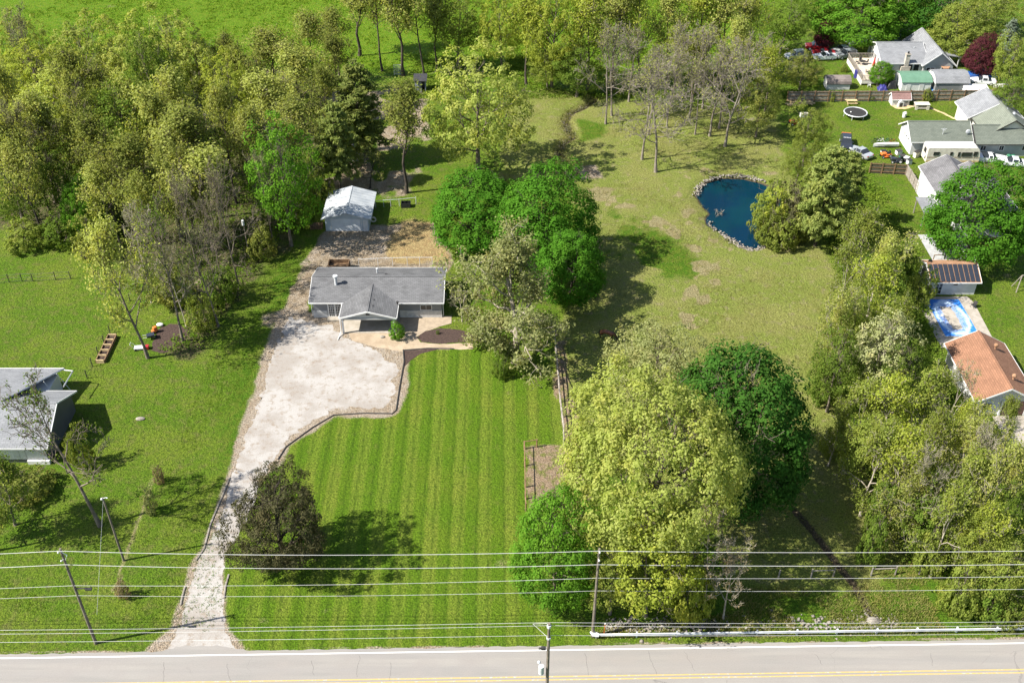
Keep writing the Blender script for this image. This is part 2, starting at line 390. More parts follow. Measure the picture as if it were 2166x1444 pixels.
# mown lawn in stripes
sep = n.nodes.new('ShaderNodeSeparateXYZ'); n.links.new(v, sep.inputs[0])
xx = mathn(n, 'MULTIPLY_ADD', sep.outputs[1], .0105, sep.outputs[0])
xx = mathn(n, 'ADD', xx, mathn(n, 'MULTIPLY_ADD', noise(n, v, .35, 2), .5, -.25))
st = mathn(n, 'SINE', mathn(n, 'MULTIPLY', xx, 2*math.pi/2.85))
stripe = ramp(n, st, -.5, .5)
def lines(ph): return mathn(n, 'POWER', mathn(n, 'ABSOLUTE', mathn(n, 'SINE', mathn(n, 'MULTIPLY_ADD', xx, math.pi/2.95, ph))), 60.0)
dk = mathn(n, 'MAXIMUM', lines(.3), lines(1.6))
lw = mixc(n, stripe, (.092,.172,.008), (.138,.205,.018))
lw = mixc(n, ramp(n, n_l, .4, .7), lw, mixc(n, 1.0, lw, (1.25,1.05,1.4), 'MULTIPLY'))
lw = mixc(n, mathn(n,'MULTIPLY',ramp(n, n_m, .52, .78),.55), lw, (.155,.165,.035))
lw = mixc(n, mathn(n,'MULTIPLY', dk, mathn(n,'MULTIPLY_ADD',ramp(n,n_m,.3,.7),.45,.15)), lw, (.032,.07,.004))
lw = mixc(n, mathn(n,'MULTIPLY',ramp(n, n_f, .46, .66),.65), lw, (.04,.085,.004))
def over(c, w, top, soft=.35):
    f = mathn(n, 'MULTIPLY_ADD', mathn(n, 'ADD', n_f, n_x), soft, mathn(n, 'ADD', w, -soft))
    wgt = mathn(n, 'MULTIPLY', ramp(n, f, .35, .65), ramp(n, w, .02, .12))
    return mixc(n, wgt, c, top)
c = over(c, wa[2], two(two((.10,.085,.04), (.14,.105,.06), n_m), (.07,.10,.02), n_f))
c = over(c, wa[3], mixc(n, mathn(n,'MULTIPLY',ramp(n, n_f, .5, .72),.7), two((.095,.185,.006), (.135,.20,.012), n_m), (.035,.085,.004)), .2)
c = over(c, wa[1], mixc(n, mathn(n,'MULTIPLY',ramp(n, n_f, .5, .7),.6), two(two((.180,.215,.042), (.215,.222,.06), n_l), (.24,.215,.10), n_m, .5, .74), (.07,.085,.016)))
c = over(c, wb[2], mixc(n, mathn(n,'MULTIPLY',ramp(n, n_f, .48, .68),.7), two((.07,.145,.008), (.11,.16,.015), n_m), (.03,.075,.004)))
c = over(c, wa[0], lw, .05)
c = over(c, wc[1], two(two((.29,.255,.13), (.25,.21,.10), n_m), (.17,.15,.06), n_f, .45, .7), .5)
c = over(c, wb[0], two(two((.27,.21,.14), (.35,.29,.215), n_m), (.19,.135,.08), n_f, .5, .7), .4)
c = over(c, wb[1], two(two((.37,.28,.13), (.31,.215,.10), n_m), (.25,.18,.08), n_f, .52, .72), .4)
c = over(c, wc[2], two(two((.26,.185,.115), (.31,.235,.16), n_f), (.16,.17,.045), n_m, .45, .65), .3)
c = over(c, wc[0], two(two((.33,.265,.19), (.38,.32,.25), n_m), (.24,.165,.10), n_f, .5, .68), .5)
c = over(c, wb[3], two((.07,.055,.035), (.12,.095,.06), n_f), .3)
k = mathn(n, 'MULTIPLY_ADD', ramp(n, n_x, .3, .7), .9, .55); c = mixc(n, 1.0, c, k, 'MULTIPLY')
n.links.new(c, b.inputs['Base Color']); b.inputs['Roughness'].default_value = .95; b.inputs['Specular IOR Level'].default_value = .12
bump(n, b, mathn(n, 'MULTIPLY_ADD', n_f, 1.4, n_x), 1.0, .3)
ground = struct(link('ground', me, None, gm))

# ---------------------------------------------------------------- sheets: gravel drive, paths, patios, road
def ragged(pts, step=.35, amp=.2, seed=0):
    out = []
    r = np.random.RandomState(seed)
    for a, b2 in zip(pts, pts[1:]+pts[:1]):
        L = math.hypot(b2[0]-a[0], b2[1]-a[1]); k = max(1, int(L/step))
        for i in range(k):
            t = i/k; x = a[0]+(b2[0]-a[0])*t; y = a[1]+(b2[1]-a[1])*t
            q = amp if i else amp*.4
            out.append((x+(float(vnoise(x*3, y*3, 2.0, seed))-.5)*2*q+r.uniform(-.3,.3)*q, y+(float(vnoise(x*3, y*3, 2.0, seed+5))-.5)*2*q+r.uniform(-.3,.3)*q))
    return out
def sheet(name, pts, z, m, amp=0, seed=0, parent=None):
    p = ragged(pts, .3, amp, seed) if amp else list(pts)
    bm = bmesh.new(); vs = [bm.verts.new((q[0], q[1], z)) for q in p]; f = bm.faces.new(vs)
    if f.normal.z < 0: f.normal_flip()
    bmesh.ops.triangulate(bm, faces=bm.faces[:]); mm = bpy.data.meshes.new(name); bm.to_mesh(mm); bm.free()
    return link(name, mm, parent, m)
gv, n, b = newmat('white_gravel'); v = objco(n)
a1 = noise(n, v, .25, 4); a2 = noise(n, v, 1.3, 5, .7); a3 = noise(n, v, 7, 3, .75)
c = mixc(n, ramp(n, a1, .4, .62), (.33,.312,.288), (.265,.24,.212))
c = mixc(n, mathn(n,'MULTIPLY',ramp(n, a2, .48, .7),.8), c, (.21,.165,.12))
c = mixc(n, 1.0, c, mathn(n, 'MULTIPLY_ADD', a3, .7, .65), 'MULTIPLY')
n.links.new(c, b.inputs['Base Color']); b.inputs['Roughness'].default_value = .95; b.inputs['Specular IOR Level'].default_value = .1
bump(n, b, a3, .6, .06)
M['gravel'] = gv
dv = struct(sheet('driveway', PX((612,672),(700,688),(735,716),(800,745),(838,775),(832,835),(812,862),(760,862),(700,868),(640,905),(598,938),(580,975),(546,1016),(497,1000),(528,902),(558,826),(578,745)), .006, gv, .5, 1), 'white gravel parking area sweeping from the house towards the road')
dv2 = struct(sheet('driveway', PX((546,1012),(540,1060),(505,1130),(476,1172),(472,1220),(476,1330),(500,1372),(352,1372),(385,1320),(405,1230),(425,1172),(455,1120),(478,1060),(492,998)), .004, gv, .22, 2), 'white gravel driveway leading down to the road')
M['pea'] = pm('pea_gravel', (.36,.285,.20), (.28,.215,.145), .8, .9, fine=8, finev=.3, bmp=.4)
struct(sheet('gravel_path', PX((735,700),(850,690),(930,692),(900,700),(882,712),(890,724),(930,728),(1000,725),(1000,738),(900,740),(855,744),(800,735),(745,720)), .008, M['pea'], .08, 3), 'tan pea gravel path in front of the house')
struct(sheet('patio', [(-22.9,112.6),(-15.3,112.6),(-15.3,116.45),(-22.9,116.45)], .03, M['concrete']), 'pale concrete slab under the porch')
struct(sheet('patio', PX((845,670),(955,668),(955,684),(905,697),(870,720),(842,716)), .026, pm('aggregate', (.33,.265,.19), (.27,.215,.155), 1.5, .9, fine=9, finev=.25)), 'tan aggregate patio by the front wall')
struct(sheet('mulch_bed', PX((882,714),(895,702),(930,694),(970,697),(1030,712),(1060,724),(1000,722),(930,727),(892,723)), .02, M['mulch'], .04, 4), 'oval bed of dark mulch in front of the patio')
struct(sheet('mulch_bed', PX((853,742),(905,738),(935,737),(890,748),(868,762),(856,775)), .014, M['mulch'], .03, 5), 'dark mulch wedge at the corner of the lawn')
struct(sheet('mulch_bed', PX((318,742),(330,705),(342,690),(378,685),(400,700),(395,722),(372,738),(340,746)), .012, M['mulch'], .3, 6), 'black mulch patch beside leaning tree trunks on the left')
# lawn edging timbers
ed = [(-13.0,105.9)]
def strip(name, pts, r, m, lab, cat):
    mb = MB(); mb.tube([(p[0], p[1], r*.5) for p in pts], r, 5); return tag(mb.build(name, m), lab, cat)
strip('lawn_edging', PX((853,740),(855,765),(846,815),(838,868),(830,875),(770,874),(706,878),(660,905),(605,945),(588,972)), .09, M['dark'], 'dark edging curving between the front lawn and gravel', 'edging')
strip('lawn_edging', PX((853,741),(905,737),(960,738)), .09, M['dark'], 'short dark edging along the mulch wedge by the path', 'edging')
strip('lawn_edging', PX((486,1010),(470,1050),(455,1085),(445,1110),(432,1160),(415,1185)), .1, M['wood_grey'], 'weathered timber edging along the left side of the driveway', 'edging')
strip('lawn_edging', PX((392,1240),(386,1260),(382,1280)), .1, M['wood_grey'], 'short timber edging left of the driveway near the road', 'edging')
strip('lawn_edging', PX((484,1215),(477,1240),(474,1265)), .1, M['wood_grey'], 'short timber edging right of the driveway below the dark shrub', 'edging')
# road
ra, n, b = newmat('asphalt_old'); v = objco(n)
sep = n.nodes.new('ShaderNodeSeparateXYZ'); n.links.new(v, sep.inputs[0])
tt = mathn(n, 'MULTIPLY_ADD', sep.outputs[0], -.0176, sep.outputs[1])
mp = n.nodes.new('ShaderNodeMapping'); mp.inputs['Scale'].default_value = (.05, 1, 1); n.links.new(v, mp.inputs[0])
a1 = noise(n, mp.outputs[0], 1.3, 4); a2 = noise(n, v, 9, 3, .7); a3 = noise(n, v, .3, 3)
c = mixc(n, ramp(n, a1, .35, .65), (.215,.203,.186), (.255,.238,.214)); c = mixc(n, ramp(n, a3, .35, .7), c, (.235,.216,.196))
wv = mathn(n, 'POWER', mathn(n, 'ABSOLUTE', mathn(n, 'SINE', mathn(n, 'MULTIPLY_ADD', tt, math.pi/1.5, 1.0))), 3.0)
c = mixc(n, mathn(n, 'MULTIPLY', wv, .35), c, (.22,.208,.195))
vo = n.nodes.new('ShaderNodeTexVoronoi'); vo.feature = 'DISTANCE_TO_EDGE'; vo.inputs['Scale'].default_value = .11
ds = noise(n, v, .5, 4); mv = mixc(n, .12, v, ds); 
vv = n.nodes.new('ShaderNodeVectorMath'); vv.operation = 'MULTIPLY_ADD'; n.links.new(noise(n, v, .6, 3), vv.inputs[0]); vv.inputs[1].default_value = (2.2,2.2,0); n.links.new(v, vv.inputs[2])
n.links.new(vv.outputs[0], vo.inputs['Vector'])
crack = mathn(n, 'MULTIPLY', mathn(n, 'LESS_THAN', vo.outputs[0], .002), ramp(n, noise(n, v, .12, 2), .5, .58))
c = mixc(n, mathn(n, 'MULTIPLY', crack, .5), c, (.15,.14,.13))
c = mixc(n, 1.0, c, mathn(n, 'MULTIPLY_ADD', a2, .3, .85), 'MULTIPLY')
n.links.new(c, b.inputs['Base Color']); b.inputs['Roughness'].default_value = .9; b.inputs['Specular IOR Level'].default_value = .2
road = struct(sheet('road', [RD(-150,.55)[:2], RD(-150,-6.7)[:2], RD(150,-6.7)[:2], RD(150,.55)[:2]], .012, ra, .09, 21), 'pale worn asphalt road running across the bottom')
struct(sheet('driveway_apron', PX((300,1388),(345,1376),(375,1366),(470,1366),(505,1372),(560,1384)), .008, ra, .15, 8), 'worn asphalt apron where the driveway meets the road')
def paint(nm, col, wear):
    m, n, b = newmat(nm); v = objco(n)
    c = mixc(n, ramp(n, noise(n, v, 2.2, 4, .7), wear, wear+.2), col, (.40,.37,.33))
    n.links.new(c, b.inputs['Base Color']); b.inputs['Roughness'].default_value = .7; return m
wp = paint('road_paint_white', (.62,.62,.60), .62); yp = paint('road_paint_yellow', (.42,.30,.11), .5)
for t0, t1, m, nm in ((.02,.16,wp,'edge_line'), (-2.93,-2.79,yp,'centre_line'), (-3.27,-3.13,yp,'centre_line'), (-6.2,-6.06,wp,'edge_line')):
    sheet(nm, [RD(-150,t1)[:2], RD(-150,t0)[:2], RD(150,t0)[:2], RD(150,t1)[:2]], .017, m, 0, 0, road)
crk = MB()
for s0, t0, ln, tr in [(-33,-.6,2.3,.5),(-27,-.9,2.0,.7),(-19,-.7,1.6,.3),(-14.5,-.2,2.4,-.1),(-11.5,-1.0,2.0,.1),(7,-.3,2.5,.15),(13,-.2,2.6,.5),(16.5,-.3,2.2,.7),(29,-.8,1.2,.3),(40,-.9,1.4,-.3),(-5,-3.6,1.6,.4),(20,-3.5,1.8,.2)]:
    p = [RD(s0+random.uniform(-.1,.1)+tr*k/6, t0-ln*k/6, .0135) for k in range(7)]
    crk.tube(p, .008, 3)
crk.build('crack', M['dark'], road)
# pond water
wm, n, b = newmat('dyed_pond_water'); v = objco(n)
c = mixc(n, ramp(n, noise(n, v, .18, 3), .35, .7), (.000,.016,.036), (.000,.024,.034))
n.links.new(c, b.inputs['Base Color']); b.inputs['Roughness'].default_value = .12; b.inputs['IOR'].default_value = 1.33
bump(n, b, noise(n, v, 2.5, 3), .03, .05)
pc = np.mean(np.array(POND), axis=0)
struct(sheet('pond_water', [(pc[0]+(p[0]-pc[0])*1.12, pc[1]+(p[1]-pc[1])*1.12) for p in POND], -.52, wm), 'deep blue dyed water of the pond')
def rocks(name, pts, lab, seed, s0=.14, s1=.4, m=None):
    r = np.random.RandomState(seed)
    base = np.array([(1,0,0),(-1,0,0),(0,1,0),(0,-1,0),(0,0,1),(0,0,-1)],float)
    F = np.array([(0,2,4),(2,1,4),(1,3,4),(3,0,4),(2,0,5),(1,2,5),(3,1,5),(0,3,5)])
    V = []; FF = []
    for i, p in enumerate(pts):
        s = r.uniform(s0, s1); b2 = base*(1+r.uniform(-.35,.35,(6,1)))*s*np.array([1, r.uniform(.6,1), .6]); a = r.uniform(0, 6.28)
        c2, s2 = math.cos(a), math.sin(a); b2 = np.stack([b2[:,0]*c2-b2[:,1]*s2, b2[:,0]*s2+b2[:,1]*c2, b2[:,2]], 1)
        V.append(b2+np.array(p)); FF.append(F+6*i)
    return stuff(link(name, np_mesh(name, np.concatenate(V), np.concatenate(FF)), None, m or M['stone']), lab, 'rocks')
def along(pts, nn, wdt, seed, z=0, lo=0, hi=1):
    r = np.random.RandomState(seed); P = np.array(pts); L = np.hypot(*np.diff(P, axis=0).T); cl = np.concatenate([[0], np.cumsum(L)])
    out = []
    for i in range(nn):
        s = r.uniform(lo, hi)*cl[-1]; k = min(np.searchsorted(cl, s, 'right')-1, len(L)-1); t = (s-cl[k])/L[k]
        q = P[k]+(P[k+1]-P[k])*t; out.append((q[0]+r.normal()*wdt, q[1]+r.normal()*wdt, z))
    return out
M['stone_dark'] = pm('mossy_stone', (.20,.185,.14), (.11,.105,.07), 2.5, .9, bmp=.3, fine=9, finev=.3)
M['lime'] = pm('limestone', (.27,.245,.205), (.16,.14,.115), 1.5, .9, bmp=.3, fine=6, finev=.25)
pr = along(PX((1473,412),(1480,392),(1500,378),(1530,370),(1575,370),(1617,382)), 300, .33, 1, -.14)+along(PX((1524,490),(1548,507),(1570,520),(1592,528),(1620,520),(1660,503)), 300, .33, 2, -.12)+along(PX((1498,462),(1512,482),(1530,495)), 30, .3, 3, -.2)
rocks('pond_rocks', pr, 'pale limestone rocks lining the rim of the blue pond', 4, .07, .26, M['lime'])
rocks('creek_rocks', along(CREEK, 300, .5, 5, -.3), 'grey stones lining the winding creek bed', 6, .07, .2, M['stone_dark'])
rocks('riprap', [(x, 64.7+.0176*x+random.gauss(0,.55), random.uniform(-.12,.02)) for x in [random.choice((random.uniform(9,20),random.uniform(9,26),random.uniform(27,38))) for _ in range(900)]], 'broken pale rock along the roadside ditch behind the guardrail', 8, .08, .26, M['lime'])
rocks('ditch_rocks', along(DITCH, 60, .5, 9, -.5, .5, .8)+along(DITCH, 60, .6, 10, -.3, .93, 1), 'pale stones in the shaded drainage ditch', 11, .07, .18, M['lime'])
mb = MB(); p = G(1846, 1312); mb.ball((p.x, p.y, -.1), .75, 9, 6, (1,.7,.55)); tag(mb.build('boulder', M['lime']), 'pale boulder at the mouth of the drainage ditch', 'boulder')

# ================================================================ buildings
M['roof_grey'] = shingle('shingle_grey', (.15,.15,.152), (.118,.118,.12), 'x')
M['roof_grey_y'] = shingle('shingle_grey_y', (.155,.155,.156), (.122,.122,.124), 'y')
M['roof_light'] = shingle('shingle_light', (.235,.24,.247), (.19,.195,.202), 'x', spots=.6)
M['roof_light_y'] = shingle('shingle_light_y', (.235,.24,.247), (.19,.195,.202), 'y', spots=.6)
M['roof_mid_y'] = shingle('shingle_mid_y', (.17,.165,.168), (.13,.127,.13), 'y')
M['roof_olive'] = shingle('shingle_olive', (.145,.16,.13), (.12,.135,.11), 'x', spots=.62)
M['roof_olive_y'] = shingle('shingle_olive_y', (.18,.195,.155), (.15,.165,.13), 'y', spots=.62)
M['roof_brown_y'] = shingle('shingle_brown_y', (.27,.14,.085), (.22,.115,.07), 'y', spots=.6)
M['roof_brown'] = shingle('shingle_brown', (.40,.23,.14), (.32,.18,.10), 'x', spots=.6)
M['roof_dark'] = shingle('shingle_dark', (.05,.05,.055), (.04,.04,.045), 'x')
M['roof_rose'] = shingle('shingle_rose', (.25,.15,.135), (.2,.12,.105), 'x')
M['roof_tan'] = shingle('shingle_tan', (.22,.185,.165), (.18,.15,.135), 'x')
M['roof_green'] = pm('green_metal_roof', (.13,.24,.16), (.11,.21,.14), 1.5, .45, .1)
M['roof_metal'] = pm('galvanised_roof', (.44,.46,.47), (.34,.365,.385), .7, .45, .1, finev=.06)
M['side_shaded'] = siding('siding_shaded', (.09,.09,.095)); M['side_grey'] = siding('siding_grey', (.20,.205,.21)); M['side_white'] = siding('siding_white', (.56,.56,.55))
M['side_blue'] = siding('siding_pale_blue', (.46,.52,.56), .3, True); M['side_lightgrey'] = siding('siding_light_grey', (.36,.37,.36))
M['side_cream'] = siding('siding_cream', (.62,.59,.52)); M['side_stripe'] = siding('siding_striped', (.66,.66,.64), .35, True, .9)
M['brick_light'] = pm('pale_brick', (.50,.49,.47), (.40,.39,.37), 2.2, .9, fine=12, finev=.22)
M['door_white'] = pm('white_door', (.68,.70,.71), (.6,.62,.63), .8, .5, finev=.04)

def walls(t, x0, x1, y0, y1, h, rise, axis, m, name='wall'):
    mb = MB()
    if axis == 'x':
        ym = (y0+y1)/2; P = [(x0,y0,0),(x1,y0,0),(x1,y1,0),(x0,y1,0),(x0,y0,h),(x1,y0,h),(x1,y1,h),(x0,y1,h),(x0,ym,h+rise),(x1,ym,h+rise)]
        mb.add(P, [(0,1,5,4),(2,3,7,6),(0,4,8,7,3),(1,2,6,9,5),(4,5,9,8),(8,9,6,7)])
    else:
        xm = (x0+x1)/2; P = [(x0,y0,0),(x1,y0,0),(x1,y1,0),(x0,y1,0),(x0,y0,h),(x1,y0,h),(x1,y1,h),(x0,y1,h),(xm,y0,h+rise),(xm,y1,h+rise)]
        mb.add(P, [(0,4,7,3),(1,2,6,5),(0,1,5,8,4),(2,3,7,9,6),(4,8,9,7),(8,5,6,9)])
    return mb.build(name, m, t)
def roof(t, x0, x1, y0, y1, h, rise, axis, m, oh=.45, trim=None, th=.14, cap=True, rk=None):
    """two pitched slabs with eave overhang, barge boards, gutters and a ridge cap"""
    mb = MB(); rk = oh if rk is None else rk
    hw = ((y1-y0) if axis == 'x' else (x1-x0))/2; s = rise/hw; zr = h+rise+th+.03; ze = h-s*oh+th+.03
    a, b2 = (x0-rk, x1+rk) if axis == 'x' else (y0-rk, y1+rk); c = (y0+y1)/2 if axis == 'x' else (x0+x1)/2
    def P(u, v, z): return (u, v, z) if axis == 'x' else (v, u, z)
    for sg in (-1, 1):
        e = c+sg*(hw+oh)
        mb.slab([P(a,c,zr), P(a,e,ze), P(b2,e,ze), P(b2,c,zr)], th)
    r = mb.build('roof', m, t)
    if cap:
        cb = MB(); cb.cbox(P((a+b2)/2, c, zr+.005), (b2-a, .28, .05) if axis == 'x' else (.28, b2-a, .05)); cb.build('ridge_cap', m, r)
    if trim:
        tb = MB()
        for sg in (-1, 1):
            e = c+sg*(hw+oh+.03)
            d = (b2-a+.1, .06, .17) if axis == 'x' else (.06, b2-a+.1, .17)
            tb.cbox(P((a+b2)/2, e, ze-.07), d)
            for u in (a-.03, b2+.03):
                L = math.hypot(hw+oh, zr-ze); an = math.atan2(zr-ze, hw+oh)
                if axis == 'x': tb.cbox((u, c+sg*(hw+oh)/2, (zr+ze)/2-.08), (.06, L, .18), 0, -sg*an)
                else: tb.cbox((c+sg*(hw+oh)/2, u, (zr+ze)/2-.08), (L, .06, .18), 0, 0, sg*an)
        tb.build('trim', trim, r)
    return r
def wface(face, p, u, v):
    """local point on a wall: face normal direction, wall plane coordinate p (with offset outwards), along u, height v"""
    return {'-y': lambda o: (u, p-o, v), '+y': lambda o: (u, p+o, v), '-x': lambda o: (p-o, u, v), '+x': lambda o: (p+o, u, v)}[face]
def opening(t, face, p, u, v, wd, ht, name='window', fm=None, cols=2, rows=1, pm_=None, fr=.08):
    """frame with muntins standing proud of the wall, panes as sub-parts; u,v is the centre"""
    fm = fm or M['white']; mb = MB(); ax = face[1]
    def bar(cu, cv, du, dv, o=.03, d=.09):
        c = wface(face, p, cu, cv)(o); mb.cbox(c, (du, d, dv) if ax == 'y' else (d, du, dv))
    bar(u, v+ht/2-fr/2, wd, fr); bar(u, v-ht/2+fr/2, wd, fr)
    bar(u-wd/2+fr/2, v, fr, ht-2*fr); bar(u+wd/2-fr/2, v, fr, ht-2*fr)
    iw, ih = wd-2*fr, ht-2*fr
    for i in range(1, cols): bar(u-iw/2+iw*i/cols, v, .05, ih, .025, .07)
    for j in range(1, rows): bar(u, v-ih/2+ih*j/rows, iw, .04, .02, .06)
    f = mb.build(name, fm, t)
    pb = MB(); c = wface(face, p, u, v)(.012); pb.cbox(c, (iw, .02, ih) if ax == 'y' else (.02, iw, ih)); pb.build('pane', pm_ or M['glass'], f)
    return f
def panel_door(t, face, p, u, wd, ht, m, rows=4, name='garage_door'):
    f = MB(); c = wface(face, p, u, ht/2)(.02); ax = face[1]
    f.cbox(c, (wd, .05, ht) if ax == 'y' else (.05, wd, ht)); d = f.build(name, m, t)
    for j in range(rows):
        pb = MB(); cc = wface(face, p, u, ht*(j+.5)/rows)(.055); pb.cbox(cc, (wd-.04, .03, ht/rows-.035) if ax == 'y' else (.03, wd-.04, ht/rows-.035)); pb.build('panel', m, d)
    return d
def vent(r, x, y, z, h=.25, rad=.1, m=None):
    mb = MB(); mb.cyl((x, y), rad, z-.1, z+h, 8); mb.cyl((x, y), rad*1.5, z+h, z+h+.06, 8); mb.build('roof_vent', m or M['galv'], r)

# ---- the ranch house in the middle
t = thing('ranch_house', 'low grey ranch house with a white trimmed porch gable and tall flue', 'house', (-18.25, 116.5, 0))
hx0, hx1, D, h = -8.75, 8.7, 6.9, 2.78
walls(t, hx0, hx1, -.3, D+.3, h, 1.3, 'x', M['side_grey'])
for q_ in ((3.0, hx1+.03, 1.15), (hx0-.03, -6.85, 1.1)):
    mb = MB(); mb.box(q_[0], q_[1], -.37, -.304, 0, q_[2]); mb.build('brick_wainscot', M['brick_light'], t)
r = roof(t, hx0, hx1, -.3, D+.3, h, 1.3, 'x', M['roof_grey'], .55, M['white'], rk=.35)
pc0, pc1, pf = -4.6, 3.0, -4.2
pr_ = MB(); pxm = (pc0+pc1)/2; zt, zl = 3.8, 2.72
for sg, e in ((-1, pc0), (1, pc1)): pr_.slab([(pxm,pf,zt),(e,pf,zl),(e,2.6,zl),(pxm,2.6,zt)], .13)
prf = pr_.build('porch_roof', M['roof_grey_y'], t)
mb = MB(); mb.cbox((pxm, (pf+2.5)/2, zt+.01), (.26, 2.5-pf, .05)); mb.build('ridge_cap', M['roof_grey_y'], prf)
mb = MB()
for sg, e in ((-1, pc0), (1, pc1)):
    L = math.hypot((pc1-pc0)/2, zt-zl); an = math.atan2(zt-zl, (pc1-pc0)/2)
    mb.cbox((pxm+sg*(pc1-pc0)/4, pf-.04, (zt+zl)/2-.1), (L, .07, .22), 0, 0, sg*an)
    mb.cbox((e+sg*.03, (pf-.9)/2, zl-.08), (.06, -.9-pf, .17))
mb.build('trim', M['white'], prf)
mb = MB(); mb.add([(pc0+.3,pf+.25,2.5),(pc1-.3,pf+.25,2.5),(pxm,pf+.25,3.42)], [(0,1,2)]); mb.box(pc0+.15, pc1-.15, pf+.15, pf+.33, 2.3, 2.52); mb.build('porch_gable', M['side_lightgrey'], t)
mb = MB(); mb.cbox((pxm, pf+.2, 3.15), (.5, .06, .22)); mb.build('gable_vent', M['black'], t)
for px_ in (pc0+.35, pc1-.45):
    mb = MB(); mb.box(px_-.12, px_+.12, pf+.12, pf+.36, 0, 2.3); mb.build('post', M['white'], t)
mb = MB(); mb.tube([(pc0+.1,pf+.1,2.3),(pc0+.05,pf+.05,.4),(pc0-.15,pf-.7,.1),(pc0-.25,pf-1.3,.06)], .07, 6); mb.build('downpipe', M['white'], t)
for ux in (-6.25, -5.3):
    opening(t, '-y', -.3, ux, 1.2, .98, 2.3, 'french_door', M['white'], 3, 5, fr=.13)
opening(t, '-y', -.3, 6.6, 1.66, 1.6, .9, 'window', M['white'], 2, 1)
mb = MB(); mb.box(-6.9, -4.7, -1.2, -.39, 0, .18); mb.build('door_step', M['concrete'], t)
opening(t, '-y', -.3, -2.6, 1.4, 1.5, 1.2, 'window', M['white'], 2, 1)
mb = MB(); mb.box(-.9, 0, -.36, -.304, .1, 2.1); mb.build('front_door', M['door_white'], t)
mb = MB(); mb.cyl((-5.7, 2.1), .2, 3.0, 5.0, 10); mb.cyl((-5.7, 2.1), .33, 5.0, 5.2, 12); mb.build('flue', M['galv'], r)
for vx, vy, vz, hh in ((-.4,5.0,3.4,1.0),(2.9,-1.2,3.0,.18),(2.0,4.2,3.7,.2),(-2.6,4.1,3.7,.2),(.9,4.3,3.7,.25),(3.4,4.2,3.7,.2)):
    vent(r, vx, vy, vz, hh, .1 if hh > .5 else .13, M['galv'] if hh > .5 else M['dark'])
for vx, vy, vz in ((-.35,-1.3,3.55),(-.35,-2.7,3.55)): 
    mb = MB(); mb.cbox((vx, vy, vz), (.42,.36,.2)); mb.build('roof_vent', M['dark'], prf)
for a in ((hx0-.2,-.3), (hx1+.2,-.3)):
    mb = MB(); mb.tube([(a[0],a[1],2.4),(a[0],a[1]+.2,2.1),(a[0],a[1]+.2,.1)], .05, 5); mb.build('downpipe', M['white'], t)
# ---- metal roofed garage
t = thing('garage', 'pale blue grey garage with a galvanised metal roof behind the house', 'garage', (-25.2, 138.6, 0))
x0, x1, d, h, rise = -3.3, 3.3, 7.4, 2.35, .95
walls(t, x0, x1, 0, d, h, rise, 'y', M['side_blue'])
r = roof(t, x0, x1, 0, d, h, rise, 'y', M['roof_metal'], .5, None, .06, True, .55)
mb = MB(); hw = 3.8; s = rise/3.3
for k in range(12):
    y = -.5+k*.76
    for sg in (-1, 1):
        L = math.hypot(hw, rise+s*.5); mb.cbox((sg*hw/2, y, h+rise+.12-s*hw/2), (L, .05, .04), 0, 0, sg*math.atan(s))
mb.build('roof_seam', M['roof_metal'], r)
panel_door(t, '-y', 0, -.15, 4.4, 2.05, M['door_white'], 4)
mb = MB()
for u in (-2.45, 2.15): mb.box(u, u+.12, -.05, 0, 0, 2.15)
mb.box(-2.33, 2.15, -.05, 0, 2.06, 2.17); mb.build('door_trim', M['white'], t)
mb = MB(); mb.box(2.45, 3.15, -.06, .02, 0, 1.95); mb.build('side_door', M['white'], t)
# ---- small dark coop at the back
t = thing('animal_shelter', 'small grey shelter with a dark slanted roof at the wood edge', 'shed', G(889, 195))
mb = MB(); mb.box(-.95, .35, 0, .1, 0, 2.0); mb.box(-.95, -.85, .1, 1.8, 0, 2.4); mb.box(.95, 1.05, 0, 1.8, 0, 2.2); mb.box(-.85, .95, 1.7, 1.8, 0, 2.5); mb.build('wall', pm('shed_boards', (.30,.32,.36), (.22,.23,.26), 2, .8), t)
mb = MB(); mb.slab([(-1.25,-.35,2.35),(1.35,-.35,2.35),(1.35,2.1,2.85),(-1.25,2.1,2.85)], .1); mb.build('roof', M['roof_dark'], t)
mb = MB(); mb.box(-.98, .36, -.04, 0, .95, 1.05); mb.box(.3, .42, -.04, 0, 0, 2.2); mb.build('trim', M['black'], t)
# ---- little blue shed half hidden behind garage trees
t = thing('garden_shed', 'small pale blue shed half hidden under the pine', 'shed', G(746, 342))
walls(t, -1.1, 1.1, 0, 2.4, 1.9, .7, 'y', M['side_blue']); roof(t, -1.1, 1.1, 0, 2.4, 1.9, .7, 'y', M['roof_metal'], .2, M['white'])
opening(t, '-y', 0, 0, 1.0, .8, 1.7, 'door', M['white'], 1, 2)
